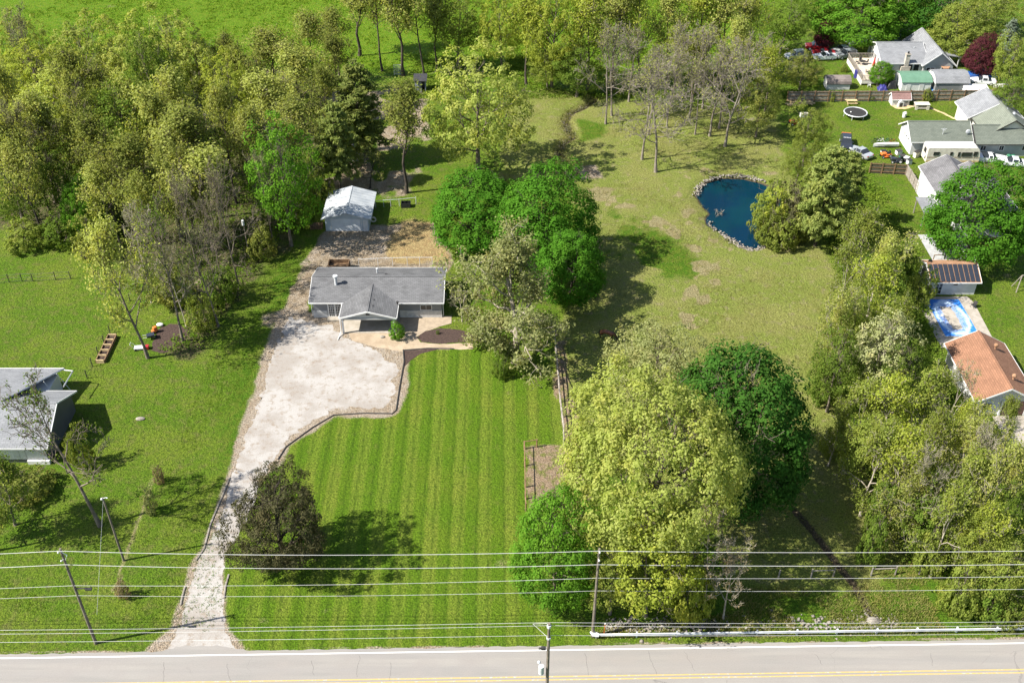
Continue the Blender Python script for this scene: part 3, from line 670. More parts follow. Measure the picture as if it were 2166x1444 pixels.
# ---- house at the left edge
t = thing('bungalow', 'pale grey roofed house cut off by the left edge of the picture', 'house', (-53.4, 87.9, 0))
walls(t, -16, .2, 0, 9.0, 2.8, 2.2, 'x', M['side_shaded']); r = roof(t, -16, .2, 0, 9.0, 2.8, 2.2, 'x', M['roof_light'], .55, M['white'])  # gable end's shade is put into the wall colour as a darker siding
mb = MB(); mb.box(-16, .15, -.06, -.004, .56, 2.75); mb.build('front_siding', M['side_white'], t)
walls(t, -16, -2.8, 9.1, 13.2, 2.4, .2, 'y', M['side_white'], 'rear_wall')
mb = MB()
ym, zt, zl = 11.6, 4.3, 2.6
mb.slab([(-15,4.5,5.22),(-6.0,4.5,5.22),(-2.2,13.8,2.75),(-15,13.8,2.75)], .14); rr = mb.build('roof', M['roof_light'], t)
mb = MB(); mb.tube([(-6.0,4.6,5.1),(-2.2,13.9,2.66)], .1, 4); mb.tube([(-15,13.9,2.68),(-2.2,13.9,2.68)], .08, 4); mb.build('trim', M['white'], rr)
mb = MB()
for k in range(4): mb.tube([(-4.8+k*.75,6.4+k*2.0,4.3-k*.42),(-3.2+k*.5,6.5+k*2.1,.1)], .06, 4)
mb.tube([(-2.3,13.7,2.6),(-1.0,13.5,2.6),(-1.2,10.6,2.5)], .09, 4); mb.build('pergola', M['white'], t)
opening(t, '-y', 0, -2.6, 1.35, 2.4, 1.3, 'window', M['white'], 3, 1); opening(t, '-y', 0, -7.5, 1.4, 1.8, 1.2, 'window', M['white'], 2, 1)
mb = MB(); mb.box(-2.2, .33, -.35, -.003, 0, .55); mb.build('brick_wainscot', M['white'], t)

# ---- house with the deck, upper right
t = thing('house', 'grey roofed house with a raised deck behind the long wooden fence', 'house', (72.6, 197.3, 0))
h = 2.55
walls(t, .3, 8.5, 0, 10.3, h, 1.9, 'x', M['side_white']); r = roof(t, .3, 8.5, 0, 10.3, h, 1.9, 'x', M['roof_light'], .55, M['white'])
walls(t, 8.0, 13.7, -.9, 11.3, h, 2.3, 'y', M['side_lightgrey'], 'wing_wall'); roof(t, 8.0, 13.7, -.9, 11.3, h, 2.3, 'y', M['roof_light_y'], .45, M['white'])
mb = MB(); mb.slab([(13.9,3.0,2.75),(13.9,6.6,2.75),(16.6,6.6,2.35),(16.6,3.0,2.35)], .14); mb.build('side_roof', M['roof_light'], t)
for y in (3.2, 6.4):
    mb = MB(); mb.box(16.2, 16.36, y-.08, y+.08, 0, 2.2); mb.build('post', M['white'], t)
opening(t, '-y', -.9, 9.4, 1.35, 1.7, 1.1, 'window', M['white'], 2, 1); opening(t, '-y', -.9, 12.2, 1.35, 1.5, 1.2, 'window', M['white'], 2, 2)
mb = MB(); mb.slab([(11.3,-1.0,2.15),(13.1,-1.0,2.15),(12.7,-1.55,1.9),(11.7,-1.55,1.9)], .06); mb.build('awning', M['roof_brown'], t)
for u in (5.6, 6.9): opening(t, '-y', 0, u, 1.15, .95, 2.0, 'patio_door', M['dark'], 1, 1)
for k in range(5): opening(t, '-x', .3, 1.2+k*1.9, 1.5, 1.1, 1.5, 'window', M['white'], 2, 1)
mb = MB(); mb.box(3.7, 5.5, -.75, 0, 0, 1.9); mb.box(4.2, 5.0, -.7, -.02, 1.9, 4.3); c_ = mb.build('chimney', M['stone'], t)
mb = MB(); mb.box(4.1, 5.1, -.8, .06, 4.3, 4.45); mb.build('chimney_cap', M['concrete'], c_); mb = MB(); mb.cyl((4.6,-.35), .18, 4.45, 4.85, 8); mb.build('chimney_pot', M['black'], c_)
vent(r, 7.0, 3.6, 3.9, .2)
# ---- deck beside it
dk_ = thing('deck', 'raised pale deck with railing and outdoor furniture beside the house', 'deck', (0, 0, 0))
da = [G(1797, 128, 1), G(1812, 152, 1), G(1828, 166, 1), G(1852, 166, 1)]
X0, X1, Y0, Y1 = 67.6, 72.8, 192.2, 203.2
k = 0; y = Y0
while y < Y1-.01:
    mb = MB(); mb.box(X0, X1, y+.02, y+.53, .92, 1.0); mb.build('deck_board', pm('deck_boards', (.55,.47,.38), (.45,.38,.30), 1.5, .8) if k == 0 else bpy.data.materials['deck_boards'], dk_); y += .55; k += 1
mb = MB(); mb.box(X0-.03, X0, Y0, Y1, .0, .92); mb.box(X0, X1, Y0-.03, Y0, .35, .92); mb.build('skirt', M['side_cream'], dk_)
for side, (a, b2) in enumerate((((X0,Y0),(X0,Y1)), ((X0,Y0),(X0+2.6,Y0)), ((X0,Y1),(X1,Y1)))):
    mb = MB(); L = math.hypot(b2[0]-a[0], b2[1]-a[1]); nb = int(L/.28)
    for i in range(nb+1):
        q = i/nb; x, y = a[0]+(b2[0]-a[0])*q, a[1]+(b2[1]-a[1])*q; mb.box(x-.03, x+.03, y-.03, y+.03, 1.0, 1.95)
    mb.tube([(a[0],a[1],1.97),(b2[0],b2[1],1.97)], .06, 4); mb.build('railing', M['wood_grey'], dk_)
mb = MB()
for i in range(4): mb.box(X0+2.9, X0+5.0, Y0-.35*(i+1), Y0-.35*i-.04, .0, .82-.22*i)
mb.build('steps', M['wood_grey'], dk_)
def patio_table(loc, lab, m, rz=0):
    t = thing('patio_table', lab, 'table', loc, rz); mb = MB(); mb.cyl((0,0), .65, .68, .73, 14); mb.build('table_top', m, t)
    for sx in (-.4, .4):
        for sy in (-.4, .4):
            l = MB(); l.tube([(sx,sy,0),(sx*.8,sy*.8,.68)], .03, 5); l.build('leg', M['dark'], t)
    return t
def patio_chair(loc, lab, m, rz=0, grp=None):
    t = thing('patio_chair', lab, 'chair', loc, rz, grp)
    mb = MB(); mb.box(-.27,.27,-.26,.26,.40,.45); mb.build('seat', m, t)
    mb = MB(); mb.slab([(-.27,.25,.45),(.27,.25,.45),(.27,.36,.95),(-.27,.36,.95)], .05); mb.build('backrest', m, t)
    for sx in (-.24,.24):
        for sy in (-.23,.23):
            l = MB(); l.tube([(sx*1.1,sy*1.1,0),(sx,sy,.4)], .028, 5); l.build('leg', m, t)
        l = MB(); l.tube([(sx*1.15,-.24,.45),(sx*1.15,-.2,.64),(sx*1.15,.28,.66)], .03, 5); l.build('armrest', m, t)
    return t
t = thing('parasol', 'closed red parasol standing on the raised deck', 'parasol', (71.0, 197.2, 1.0))
mb = MB(); mb.cyl((0,0), .035, .08, 2.6, 8); mb.build('pole', M['wood_new'], t); mb = MB(); mb.tube([(0,0,2.6),(0,0,2.2),(0,0,1.6),(0,0,.9)], .05, 9, .3); mb.build('canopy', M['umbrella'], t); mb = MB(); mb.cyl((0,0), .3, 0, .09, 10); mb.build('base', M['concrete'], t)
patio_table((70.4, 195.6, 1.0), 'pale round table near the red parasol on the deck', M['offwhite']); patio_table((69.6, 199.9, 1.0), 'dark round table at the far end of the deck', M['dark'])
for i, (x, y, a) in enumerate(((69.4,195.4,1.6),(70.5,194.4,3.1),(71.4,195.9,-1.5))): patio_chair((x,y,1.0), ['dark chair left of the pale deck table','dark chair nearest the deck steps','dark chair between the pale deck table and house wall'][i], M['dark'], a, 'dark chairs on the deck')
for i, (x, y, a) in enumerate(((68.7,200.3,1.2),(70.5,200.2,-1.4),(69.6,201.1,0))): patio_chair((x,y,1.0), ['dark chair by the far deck railing, left of the dark table','dark chair right of the far dark deck table','dark chair behind the far dark deck table'][i], M['dark'], a, 'dark chairs on the deck')
for i, q in enumerate(((1825,178),(1838,184),(1841,173))): 
    p = G(*q); patio_chair(p, ['white garden chair left of the deck steps','white garden chair nearest the long fence','white garden chair beside the little bright tree'][i], M['white'], i*1.3, 'white garden chairs by the deck steps')
t = thing('barrel', 'dark blue barrel standing against the deck corner', 'barrel', G(1812, 164)); mb = MB(); mb.tube([(0,0,0),(0,0,.15),(0,0,.9),(0,0,1.3)], .62, 12, .6); mb.build('barrel_body', M['bin_blue'], t); mb = MB(); mb.cyl((0,0), .64, 1.3, 1.38, 12); mb.build('lid', M['bin_blue'], t)

# ---- sheds along the far fence
def barrel_roof(t, x0, x1, y0, y1, h, rise, m, k=8, trim=None, gam=False):
    mb = MB(); c = (y0+y1)/2; hw = (y1-y0)/2+.15
    if gam: prof = [(-hw,0),(-hw*.62,rise*.72),(0,rise),(hw*.62,rise*.72),(hw,0)]
    else: prof = [(-hw*math.cos(math.pi*i/k), rise*math.sin(math.pi*i/k)) for i in range(k+1)]
    n = len(prof)
    outer = [(x, c+p[0], h+p[1]+.06) for x in (x0-.15, x1+.15) for p in prof]; inner = [(x, c+p[0]*.97, h+p[1]-.03) for x in (x0-.15, x1+.15) for p in prof]
    fs = [(i,i+1,n+i+1,n+i) for i in range(n-1)]+[(2*n+i,3*n+i,3*n+i+1,2*n+i+1) for i in range(n-1)]
    fs += [(i,2*n+i,2*n+i+1,i+1) for i in range(n-1)]+[(n+i,n+i+1,3*n+i+1,3*n+i) for i in range(n-1)]+[(0,n,3*n,2*n),(n-1,3*n-1+0,4*n-1,2*n-1)]
    mb.add(outer+inner, fs); r = mb.build('roof', m, t)
    g = MB()
    for x in (x0, x1): g.add([(x, c+p[0]*.95, h+p[1]*.95) for p in prof], [list(range(n))])
    g.build('gable', trim or M['white'], t); return r
t = thing('barrel_shed', 'small tan roofed barrel shaped shed just behind the far fence', 'shed', G(1748, 190))
mb = MB(); mb.box(0, 4.4, 0, 2.6, 0, 1.1); mb.build('wall', M['side_white'], t); barrel_roof(t, 0, 4.4, 0, 2.6, 1.1, 1.15, M['roof_tan'])
mb = MB(); mb.box(-.05, -.003, .8, 1.8, 0, 1.7); mb.build('door', M['white'], t)
t = thing('green_roof_shed', 'striped white shed with a rounded green metal roof', 'shed', (74.5, 189.6, 0))
mb = MB(); mb.box(0, 5.6, 0, 4.6, 0, 1.7); mb.build('wall', M['side_stripe'], t); r = barrel_roof(t, 0, 5.6, 0, 4.6, 1.7, .95, M['roof_green'], gam=True, trim=M['side_stripe'])
for u in (.9, 3.4):
    mb = MB(); mb.box(u, u+.85, -.05, -.003, 0, 1.6); mb.build('door', M['white'], t)
t = thing('gambrel_shed', 'grey shed with a large grey gambrel roof beside the green roofed shed', 'shed', (80.75, 189.0, 0))
mb = MB(); mb.box(0, 6.3, 0, 5.2, 0, 1.8); mb.build('wall', M['side_grey'], t); barrel_roof(t, 0, 6.3, 0, 5.2, 1.8, 1.35, M['roof_light'], gam=True, trim=M['white'])
mb = MB(); mb.box(-.2, -.12, -.2, 5.4, 1.75, 1.9); mb.build('trim', M['white'], t)

# ---- house with olive roofs at the right edge
t = thing('house', 'large house with olive and grey shingled gables behind the motorhome', 'house', (80.4, 163.0, 0))
walls(t, .6, 9.5, 9.2, 15.0, 3.0, 2.5, 'y', M['side_cream'], 'rear_wall'); roof(t, .6, 9.5, 9.2, 15.0, 3.0, 2.5, 'y', M['roof_light_y'], .5, M['white'])
walls(t, 1.2, 9.3, 2.2, 9.1, 3.0, 2.62, 'y', M['side_cream'], 'wing_wall'); roof(t, 1.2, 9.3, 2.2, 9.1, 3.0, 2.62, 'y', M['roof_olive_y'], .4, M['dark'])
walls(t, -1.0, 14, 0, 5.6, 2.6, 1.75, 'x', M['side_lightgrey']); rr = roof(t, -1.0, 14, 0, 5.6, 2.6, 1.75, 'x', M['roof_olive'], .5, M['dark'])
for u, wd in ((.1,1.0),(3.2,.9),(7.2,1.0)): opening(t, '-y', 0, u, 1.55, wd, .95, 'window', M['white'], 2, 1)
for x, y, z in ((5.8,7.4,5.3),(6.6,5.9,5.0),(6.9,6.6,4.9)):
    mb = MB(); mb.cbox((x, y, z), (.35,.3,.2)); mb.build('roof_vent', M['galv'], t)
t = thing('garage', 'white gabled garage with an olive roof beside the motorhome', 'garage', (68.4, 163.6, 0))
walls(t, 0, 9.9, 0, 6.3, 2.6, 2.0, 'x', M['side_white']); r = roof(t, 0, 9.9, 0, 6.3, 2.6, 2.0, 'x', M['roof_olive'], .4, M['white'])
mb = MB()
for u in (2.0, 3.0, 4.0): mb.box(-.04, -.003, u-.14, u+.14, 1.9, 2.15)
mb.build('window', M['glass'], t)
mb = MB(); mb.box(-.05, -.003, .9, 5.4, 0, 1.75); mb.build('garage_door', M['white'], t)
mb = MB(); mb.tube([(5.2,.9,3.2),(5.2,.9,4.5)], .04, 5); mb.tube([(4.7,.9,4.4),(5.7,.9,4.4)], .03, 4); mb.tube([(4.9,.8,4.2),(5.5,.8,4.2)], .03, 4); mb.build('aerial', M['galv'], r)
mb = MB(); mb.tube([(9.4,.9,3.1),(9.4,.9,3.7)], .04, 5); mb.ball((9.4,.8,3.9), .42, 10, 6, (1,.25,1)); mb.build('satellite_dish', M['galv'], r)

# ---- white two storey house
t = thing('house', 'tall white house with two grey gables left of the big round maple', 'house', (65.6, 140.2, 0))
walls(t, 0, 7.2, 1.6, 10.6, 4.4, 1.9, 'y', M['side_white']); roof(t, 0, 7.2, 1.6, 10.6, 4.4, 1.9, 'y', M['roof_mid_y'], .4, M['white'])
walls(t, 2.2, 9.8, -3.6, 7.6, 4.7, 2.0, 'y', M['side_white'], 'wing_wall'); roof(t, 2.2, 9.8, -3.6, 7.6, 4.7, 2.0, 'y', M['roof_mid_y'], .4, M['white'])
for u in (2.7, 3.8): opening(t, '-x', 2.2, u-1.8, 3.9, .8, 1.1, 'window', M['white'], 2, 2)
opening(t, '-x', 2.2, -1.2, 1.6, .9, 1.1, 'window', M['white'], 2, 2); opening(t, '-x', 0, 3.0, 2.0, .45, 1.2, 'window', M['white'], 1, 2)
mb = MB(); mb.slab([(-2.6,-.3,2.5),(1.9,-.3,2.5),(1.9,4.0,2.75),(-2.6,4.0,2.75)], .12); cz = mb.build('canopy_roof', M['roof_light'], t)
for x, y in ((-2.4,-.1),(1.7,-.1),(-2.4,3.8)):
    mb = MB(); mb.box(x-.07, x+.07, y-.07, y+.07, 0, 2.4); mb.build('post', M['wood_grey'], t)
mb = MB(); mb.tube([(.4,-1.2,0),(.4,-1.2,2.2)], .06, 4); mb.tube([(2.1,-1.2,2.2),(.4,-1.2,2.2),(.4,-2.2,1.1)], .06, 4); mb.build('stair_rail', M['dark'], t)
dk2 = thing('deck', 'grey weathered deck with dark rails below the tall white house', 'deck', (64.6, 129.6, 0))
dm = pm('grey_deck', (.40,.40,.39), (.30,.30,.30), 1.2, .8)
for k in range(13):
    mb = MB(); mb.box(-3, 3.4, k*.55+.02, k*.55+.53, .42, .5); mb.build('deck_board', dm, dk2)
for seg in (((-3,0),(3.4,0)), ((3.4,0),(3.4,3.4)), ((.6,3.4),(3.4,3.4)), ((.6,3.4),(1.8,5.8))):
    mb = MB(); (a0,a1),(b0,b1) = seg; L = math.hypot(b0-a0,b1-a1); k = max(2,int(L/1.3))
    for i in range(k+1): q = i/k; mb.box(a0+(b0-a0)*q-.05, a0+(b0-a0)*q+.05, a1+(b1-a1)*q-.05, a1+(b1-a1)*q+.05, .5, 1.4)
    mb.tube([(a0,a1,1.42),(b0,b1,1.42)], .07, 4); mb.build('railing', M['wood_brown'], dk2)
patio_table((64.0, 133.3, .5), 'dark round table on the grey deck by the tall white house', M['dark']); patio_chair((65.2,133.6,.5), 'dark chair on the grey deck by the tall white house', M['dark'], -1.2)

# ---- pool house with solar roof, pool and terrace
t = thing('pool_house', 'white pool house with black solar panels on its brown roof', 'house', (58.6, 121.6, 0))
walls(t, 0, 6.3, 0, 5.0, 2.3, 1.2, 'x', M['side_white']); r = roof(t, 0, 6.3, 0, 5.0, 2.3, 1.2, 'x', M['roof_brown'], .4, M['white'])
s = 1.2/2.5; L = math.hypot(2.55, 2.55*s)
for k in range(10):
    x = -.32+k*.69; mb = MB(); mb.cbox((x+.32, .95, 2.3+1.2-.95*0-(2.5-.95)*s+.24), (.58, L, .04), 0, math.atan(s)); mb.build('solar_panel', M['carblack'], r)
mb = MB(); mb.cbox((.35, 3.1, 3.55), (.45,.4,.35)); mb.build('roof_vent', M['black'], r)
opening(t, '-y', 0, 1.1, 1.1, 1.0, 2.0, 'screen_door', M['white'], 2, 3); opening(t, '-y', 0, 3.3, 1.75, .8, .5, 'window', M['white'], 1, 1); opening(t, '-x', 0, 2.5, 1.6, .9, .8, 'window', M['white'], 2, 1)
t = thing('wooden_gate', 'dark wooden gate panel left of the pool house', 'gate', (57.0, 121.3, 0), .25)
for k in range(7): mb = MB(); mb.box(k*.19, k*.19+.17, -.03, .03, .05, 1.6); mb.build('board', M['wood_brown'], t)
mb = MB(); mb.box(0, 1.32, .03, .08, .35, .47); mb.box(0, 1.32, .03, .08, 1.2, 1.32); mb.build('rail', M['wood_brown'], t)
struct(sheet('pool_terrace', PX((1936,628),(2046,627),(2060,640),(2098,712),(2096,726),(1990,735)), .02, M['concrete']), 'worn concrete terrace round the swimming pool')
t = thing('swimming_pool', 'rectangular pool under a blue mottled cover beside the pool house', 'swimming pool', (57.5, 111.6, 0))
mb = MB(); a = .22
for q in ((0,5.05,0,a),(0,5.05,8.9-a,8.9),(0,a,a,8.9-a),(5.05-a,5.05,a,8.9-a)): mb.box(q[0], q[1], q[2], q[3], .0, .1)
mb.build('coping', M['concrete'], t)
cm, n, b = newmat('pool_cover'); v = objco(n)
sep = n.nodes.new('ShaderNodeSeparateXYZ'); n.links.new(v, sep.inputs[0])
ex = mathn(n, 'MULTIPLY_ADD', sep.outputs[0], 1/1.95, -2.525/1.95); ey = mathn(n, 'MULTIPLY_ADD', sep.outputs[1], 1/3.7, -4.45/3.7)
rr_ = mathn(n, 'SQRT', mathn(n, 'ADD', mathn(n, 'MULTIPLY', ex, ex), mathn(n, 'MULTIPLY', ey, ey)))
rr_ = mathn(n, 'ADD', rr_, mathn(n, 'MULTIPLY_ADD', noise(n, v, 1.4, 4, .6), .5, -.25))
ring = mathn(n, 'SUBTRACT', 1.0, mathn(n, 'MULTIPLY', mathn(n, 'ABSOLUTE', mathn(n, 'SUBTRACT', rr_, .98)), 5.0), clamp=True)
ins = mathn(n, 'SUBTRACT', 1.0, ramp(n, rr_, .7, 1.0), clamp=True)
c = mixc(n, ramp(n, noise(n, v, 3, 3, .7), .4, .65), (.02,.14,.48), (.05,.22,.58)); c = mixc(n, mathn(n, 'MULTIPLY', ins, ramp(n, noise(n, v, 5, 3, .7), .35, .6)), c, (.33,.37,.50)); c = mixc(n, mathn(n,'MULTIPLY',ring,.8), c, (.60,.72,.80))
n.links.new(c, b.inputs['Base Color']); b.inputs['Roughness'].default_value = .35
gy_ = np.linspace(a, 8.9-a, 22); gx_ = np.linspace(a, 5.05-a, 13); V = []; F = []
for j, yy in enumerate(gy_):
    for i, xx_ in enumerate(gx_):
        e = min(i, 12-i, j, 21-j)/5; V.append((xx_, yy, .09-.10*min(e,1)+.02*float(vnoise(xx_, yy, .8))))
for j in range(21):
    for i in range(12): F.append((j*13+i, j*13+i+1, (j+1)*13+i+1, (j+1)*13+i))
link('cover', np_mesh('cover', V, F, True), t, cm)
mb = MB(); mb.ball((1.4, 4.9, .1), .22, 10, 6, (1,1,.6)); mb.build('float', M['white'], t)
patio_chair(G(2058, 650), 'dark chair on the terrace right of the pool', M['dark'], -1.0)
# ---- brown roofed house at the right edge
t = thing('brick_house', 'long house with a brown shingled roof and white front gable at right', 'house', (59.0, 95.6, 0))
walls(t, -3.0, 3.6, .6, 11.0, 2.6, 1.75, 'y', M['side_white']); r = roof(t, -3.0, 3.6, .6, 11.0, 2.6, 1.75, 'y', M['roof_brown_y'], .55, M['white'])
for y in (2.6, 8.6):
    mb = MB(); mb.cyl((1.5, y), .12, 3.4, 4.35, 8); mb.ball((1.5, y, 4.45), .28, 10, 6); mb.build('turbine_vent', M['roof_brown'], r)
mb = MB(); mb.box(.2, 2.9, .5, .597, 0, 2.1); mb.build('garage_door', pm('brown_door', (.11,.06,.045), (.08,.045,.035), 2, .6), t)
opening(t, '-y', .6, -1.7, 1.3, 1.2, 1.2, 'window', M['white'], 2, 1)
mb = MB(); mb.box(-.1, .15, .45, .6, 0, 2.3); mb.box(2.95, 3.2, .45, .6, 0, 2.3); mb.build('door_trim', M['white'], t)
struct(sheet('carport_slab', [(58.2,89.5),(64,89.5),(64,96),(58.2,96)], .015, M['concrete']), 'concrete apron in front of the brown roofed house')

# ================================================================ utility poles, wires, guardrail
def pole(loc, h, lab, lean=(0,0), r=.16):
    t = thing('utility_pole', lab, 'utility pole', loc); mb = MB()
    mb.tube([(lean[0]*q, lean[1]*q, h*q) for q in (0,.35,.7,1)], r, 8, r*.68); mb.build('pole', M['pole_wood'], t); return t
def insul(t, p, r=.09):
    mb = MB(); mb.tube([p, (p[0], p[1]-.3, p[2]+.12)], .04, 5); mb.ball((p[0], p[1]-.35, p[2]+.18), r, 8, 5); mb.build('insulator', M['white'], t)
bL, bM_, bN = G(203, 1360), G(1253, 1345), Vector((3.05, 54.6, 0))
hL, hM, hN = ZH(1160, bL.y), ZH(1160, bM_.y), ZH(1318, bN.y)
tL = G(127, 1160, hL); tM = G(1268, 1160, hM)
leanL = (tL.x-bL.x, 0); leanM = (tM.x-bM_.x, 0)
pL = pole(bL, hL, 'wooden utility pole standing left of the driveway mouth', leanL); pM = pole(bM_, hM, 'wooden utility pole at the near end of the guardrail', leanM)
pN = pole(bN, hN, 'weathered utility pole on the near side of the road', (0,0), .17)
pS = pole(G(262, 1185), ZH(1052, G(262,1185).y), 'short utility pole near the leaning bare tree', (0,0), .13)
pW = pole(G(528, 545), ZH(462, G(528,545).y), 'slim utility pole against the edge of the left woods', (0,0), .12)
for t, ln, hh in ((pL, leanL, hL), (pM, leanM, hM)):
    for dz in (.0, 1.1): 
        q = (hh-dz)/hh; insul(t, (ln[0]*q, -.12, hh-dz-.15))
mb = MB(); mb.tube([(leanL[0]*.9,-.1,hL*.985),(leanL[0]*.9+.5,-.15,hL-.7),(leanL[0]*.9+.2,-.15,hL-1.3)], .04, 5); mb.build('bracket', M['galv'], pL)
q = .6; mb = MB(); mb.tube([(leanL[0]*q,0,hL*q),(leanL[0]*q+.9,-.05,hL*q+.1),(leanL[0]*q+1.1,-.05,hL*q+.05)], .07, 6); mb.build('lamp_arm', M['dark'], pL)
mb = MB(); mb.cbox((leanL[0]*q+1.25, -.05, hL*q), (.6,.25,.16)); mb.build('lamp_head', M['dark'], pL)
hS = ZH(1052, G(262,1185).y)
mb = MB(); mb.tube([(0,0,hS-.1),(.5,-.2,hS+.25)], .035, 5); mb.ball((.55,-.25,hS+.22), .07, 8, 5, (1.4,.8,.6)); mb.build('lamp_head', M['galv'], pS)
mb = MB(); mb.ball((-.1,-.1,hS-.1), .13, 8, 5); mb.build('insulator', M['white'], pS)
hW = ZH(462, G(528,545).y); mb = MB(); mb.cyl((0,-.2), .2, hW-1.0, hW-.2, 8); mb.build('transformer', M['galv'], pW)
mb = MB(); mb.box(-.6,-.2,-.12,.12,hN-3.4,hN-3.15); mb.ball((-.7,0,hN-3.3), .12, 8, 5); mb.build('crossarm', M['dark'], pN)
mb = MB(); mb.cyl((-.55,-.1), .24, hN-6.6, hN-5.6, 10); mb.ball((-.75,.2,hN-5.5), .16, 8, 5); mb.build('transformer', M['galv'], pN)
mb = MB(); mb.cyl((0,0), .185, hN-.5, hN-.2, 8); mb.cyl((0,0), .19, hN-2.0, hN-1.8, 8); mb.build('band', M['galv'], pN)
def wire(pts_h, lab, r=.028, sag=.5, m=None):
    mb = MB()
    for a, b2 in zip(pts_h[:-1], pts_h[1:]):
        a = Vector(a); b2 = Vector(b2); k = 14
        mb.tube([a.lerp(b2, i/k)+Vector((0,0,-sag*4*(i/k)*(1-i/k))) for i in range(k+1)], r, 4, None, False)
    return tag(mb.build('power_line', m or M['wire']), lab, 'power line', 'overhead wires along the road')
def pt(b, ln, h, z, dy=0): q = z/h; return (b.x+ln[0]*q, b.y+ln[1]*q+dy, z)
EL, ER = -92.0, 70.0
def span(zl, zm, dy, lab, r, sag, zl2=None, zr2=None):
    a = pt(bL, leanL, hL, zl, dy); c = pt(bM_, leanM, hM, zm, dy)
    wire([(EL, a[1]-.7, (zl2 or zl)-.9), a, c, (ER, c[1]+1.0, (zr2 or zm)-.3)], lab, r, sag)
span(hL+.05, hM+.05, -.3, 'topmost thick power line between the two roadside poles', .026, .55)
span(ZH(1188, bL.y), ZH(1188, bM_.y), -.3, 'second thick power line just below the topmost one', .026, .55)
span(ZH(1236, bL.y), ZH(1220, bM_.y), -.1, 'middle overhead line crossing the lower crowns', .018, .4)
span(ZH(1257, bL.y), ZH(1247, bM_.y), -.1, 'lowest overhead line carried by the two roadside poles', .016, .4)
for z, lab, sg in ((hN-.05,'wire from the top of the near pole running along the verge',.5),(hN-.45,'wire just below the top of the near pole',.6),(hN-1.75,'lowest wire on the near pole running above the road edge',.4)):
    wire([(EL, 54.0, z-.1), (bN.x, bN.y+.15, z), (ER, 55.6, z-.1)], lab, .015, sg)
mb = MB(); mb.tube([(bN.x,bN.y+.1,hN-.1),(bN.x-1.3,bN.y+1.2,hN-1.6),(bN.x-.1,bN.y+.1,hN-1.9)], .02, 4); tag(mb.build('guy_wire', M['wire']), 'short slack loop of cable hanging beside the top of the near pole', 'cable')
wire([(pS.location.x, pS.location.y, hS-.2), (pS.location.x-.6, pS.location.y-7, .1)], 'guy wire slanting down from the short pole to the lawn', .015, 0)
# guardrail
t = thing('guardrail', 'galvanised steel guardrail along the far edge of the road', 'guardrail', (0,0,0))
g0 = G(1254, 1343, .6); s0 = g0.x; off = 1.35
for s in np.arange(s0+.4, 67, 3.8/1.9*1.0*1.95):
    mb = MB(); x, y, _ = RD(s, off+.14); mb.box(x-.07, x+.07, y-.09, y+.09, -.05, .72); mb.build('post', M['galv'], t)
prof = [(0,.42),(-.08,.47),(-.08,.52),(0,.57),(0,.60),(-.08,.65),(-.08,.70),(0,.75)]
ss = list(np.linspace(s0+.5, 68, 18)); V = []; F = []
for s in ss:
    for o, z in prof: V.append(RD(s, off+o, z))
for i in range(len(ss)-1):
    for j in range(7): F.append((i*8+j, (i+1)*8+j, (i+1)*8+j+1, i*8+j+1))
me_ = np_mesh('rail', V, F); rl = link('rail', me_, t, M['galv']); so_ = rl.modifiers.new('thickness', 'SOLIDIFY'); so_.thickness = .02
mb = MB(); mb.tube([RD(s0+.6, off-.04, .585), RD(s0+.1, off+.02, .585), RD(s0-.05, off+.25, .585), RD(s0+.2, off+.4, .585)], .2, 10, .2); mb.build('end_terminal', M['white'], t)
t = thing('marker_stake', 'thin rusty marker stake behind the guardrail end', 'stake', G(1277, 1342)); mb = MB(); mb.tube([(0,0,0),(.05,0,1.7)], .05, 5); mb.build('stake_body', M['orange'], t); mb = MB(); mb.ball((.05,0,1.75), .1, 6, 4); mb.build('cap', M['white'], t)

# ================================================================ fences
def rail_fence(name, lab, pts, step, h, rails, m, pr_=.07, rr=.045, cat='fence', wire_m=None, skip=()):
    t = thing(name, lab, cat, (pts[0][0], pts[0][1], 0)); o = Vector((pts[0][0], pts[0][1], 0)); k = 0; prev = None
    for a, b2 in zip(pts[:-1], pts[1:]):
        L = math.hypot(b2[0]-a[0], b2[1]-a[1]); n_ = max(1, round(L/step))
        for i in range(n_+1):
            if i == 0 and prev is not None: continue
            q = Vector((a[0]+(b2[0]-a[0])*i/n_, a[1]+(b2[1]-a[1])*i/n_, 0))-o
            mb = MB(); mb.tube([q+Vector((0,0,-.1)), q+Vector((random.uniform(-.03,.03),random.uniform(-.03,.03),h+random.uniform(-.04,.06)))], pr_, 6); mb.build('post', m, t)
            if prev is not None and k not in skip:
                for z in rails:
                    mb = MB(); mb.tube([prev+Vector((0,0,z)), q+Vector((0,0,z+random.uniform(-.03,.03)))], rr, 5 if rr > .03 else 3); mb.build('rail' if rr > .03 else 'wire', wire_m or m, t)
            prev = q; k += 1
    return t
P = lambda *q: [tuple(G(*a)[:2]) for a in q]
rail_fence('paddock_fence', 'pale single rail fence dividing the mown lawn from the paddock', P((1172,712),(1178,775),(1184,850),(1192,915),(1192,945)), 3.2, 1.25, (1.2,.65), M['wood_grey'], .09, .075)
rail_fence('paddock_fence', 'brown rail fence at the corner of the leafy pen beside the lawn', P((1135,945),(1109,949),(1110,985),(1111,1030),(1112,1080)), 2.3, 1.2, (1.15,), M['wood_brown'], .1, .06)
rail_fence('post_fence', 'pale leaning posts with two short rails in the shade by the ditch', P((1646,1222),(1715,1221),(1762,1219),(1842,1217),(1893,1215),(1944,1214),(1998,1206)), 9, 1.25, (1.05,), M['lime'], .09, .06, skip=(1,3,5,6))
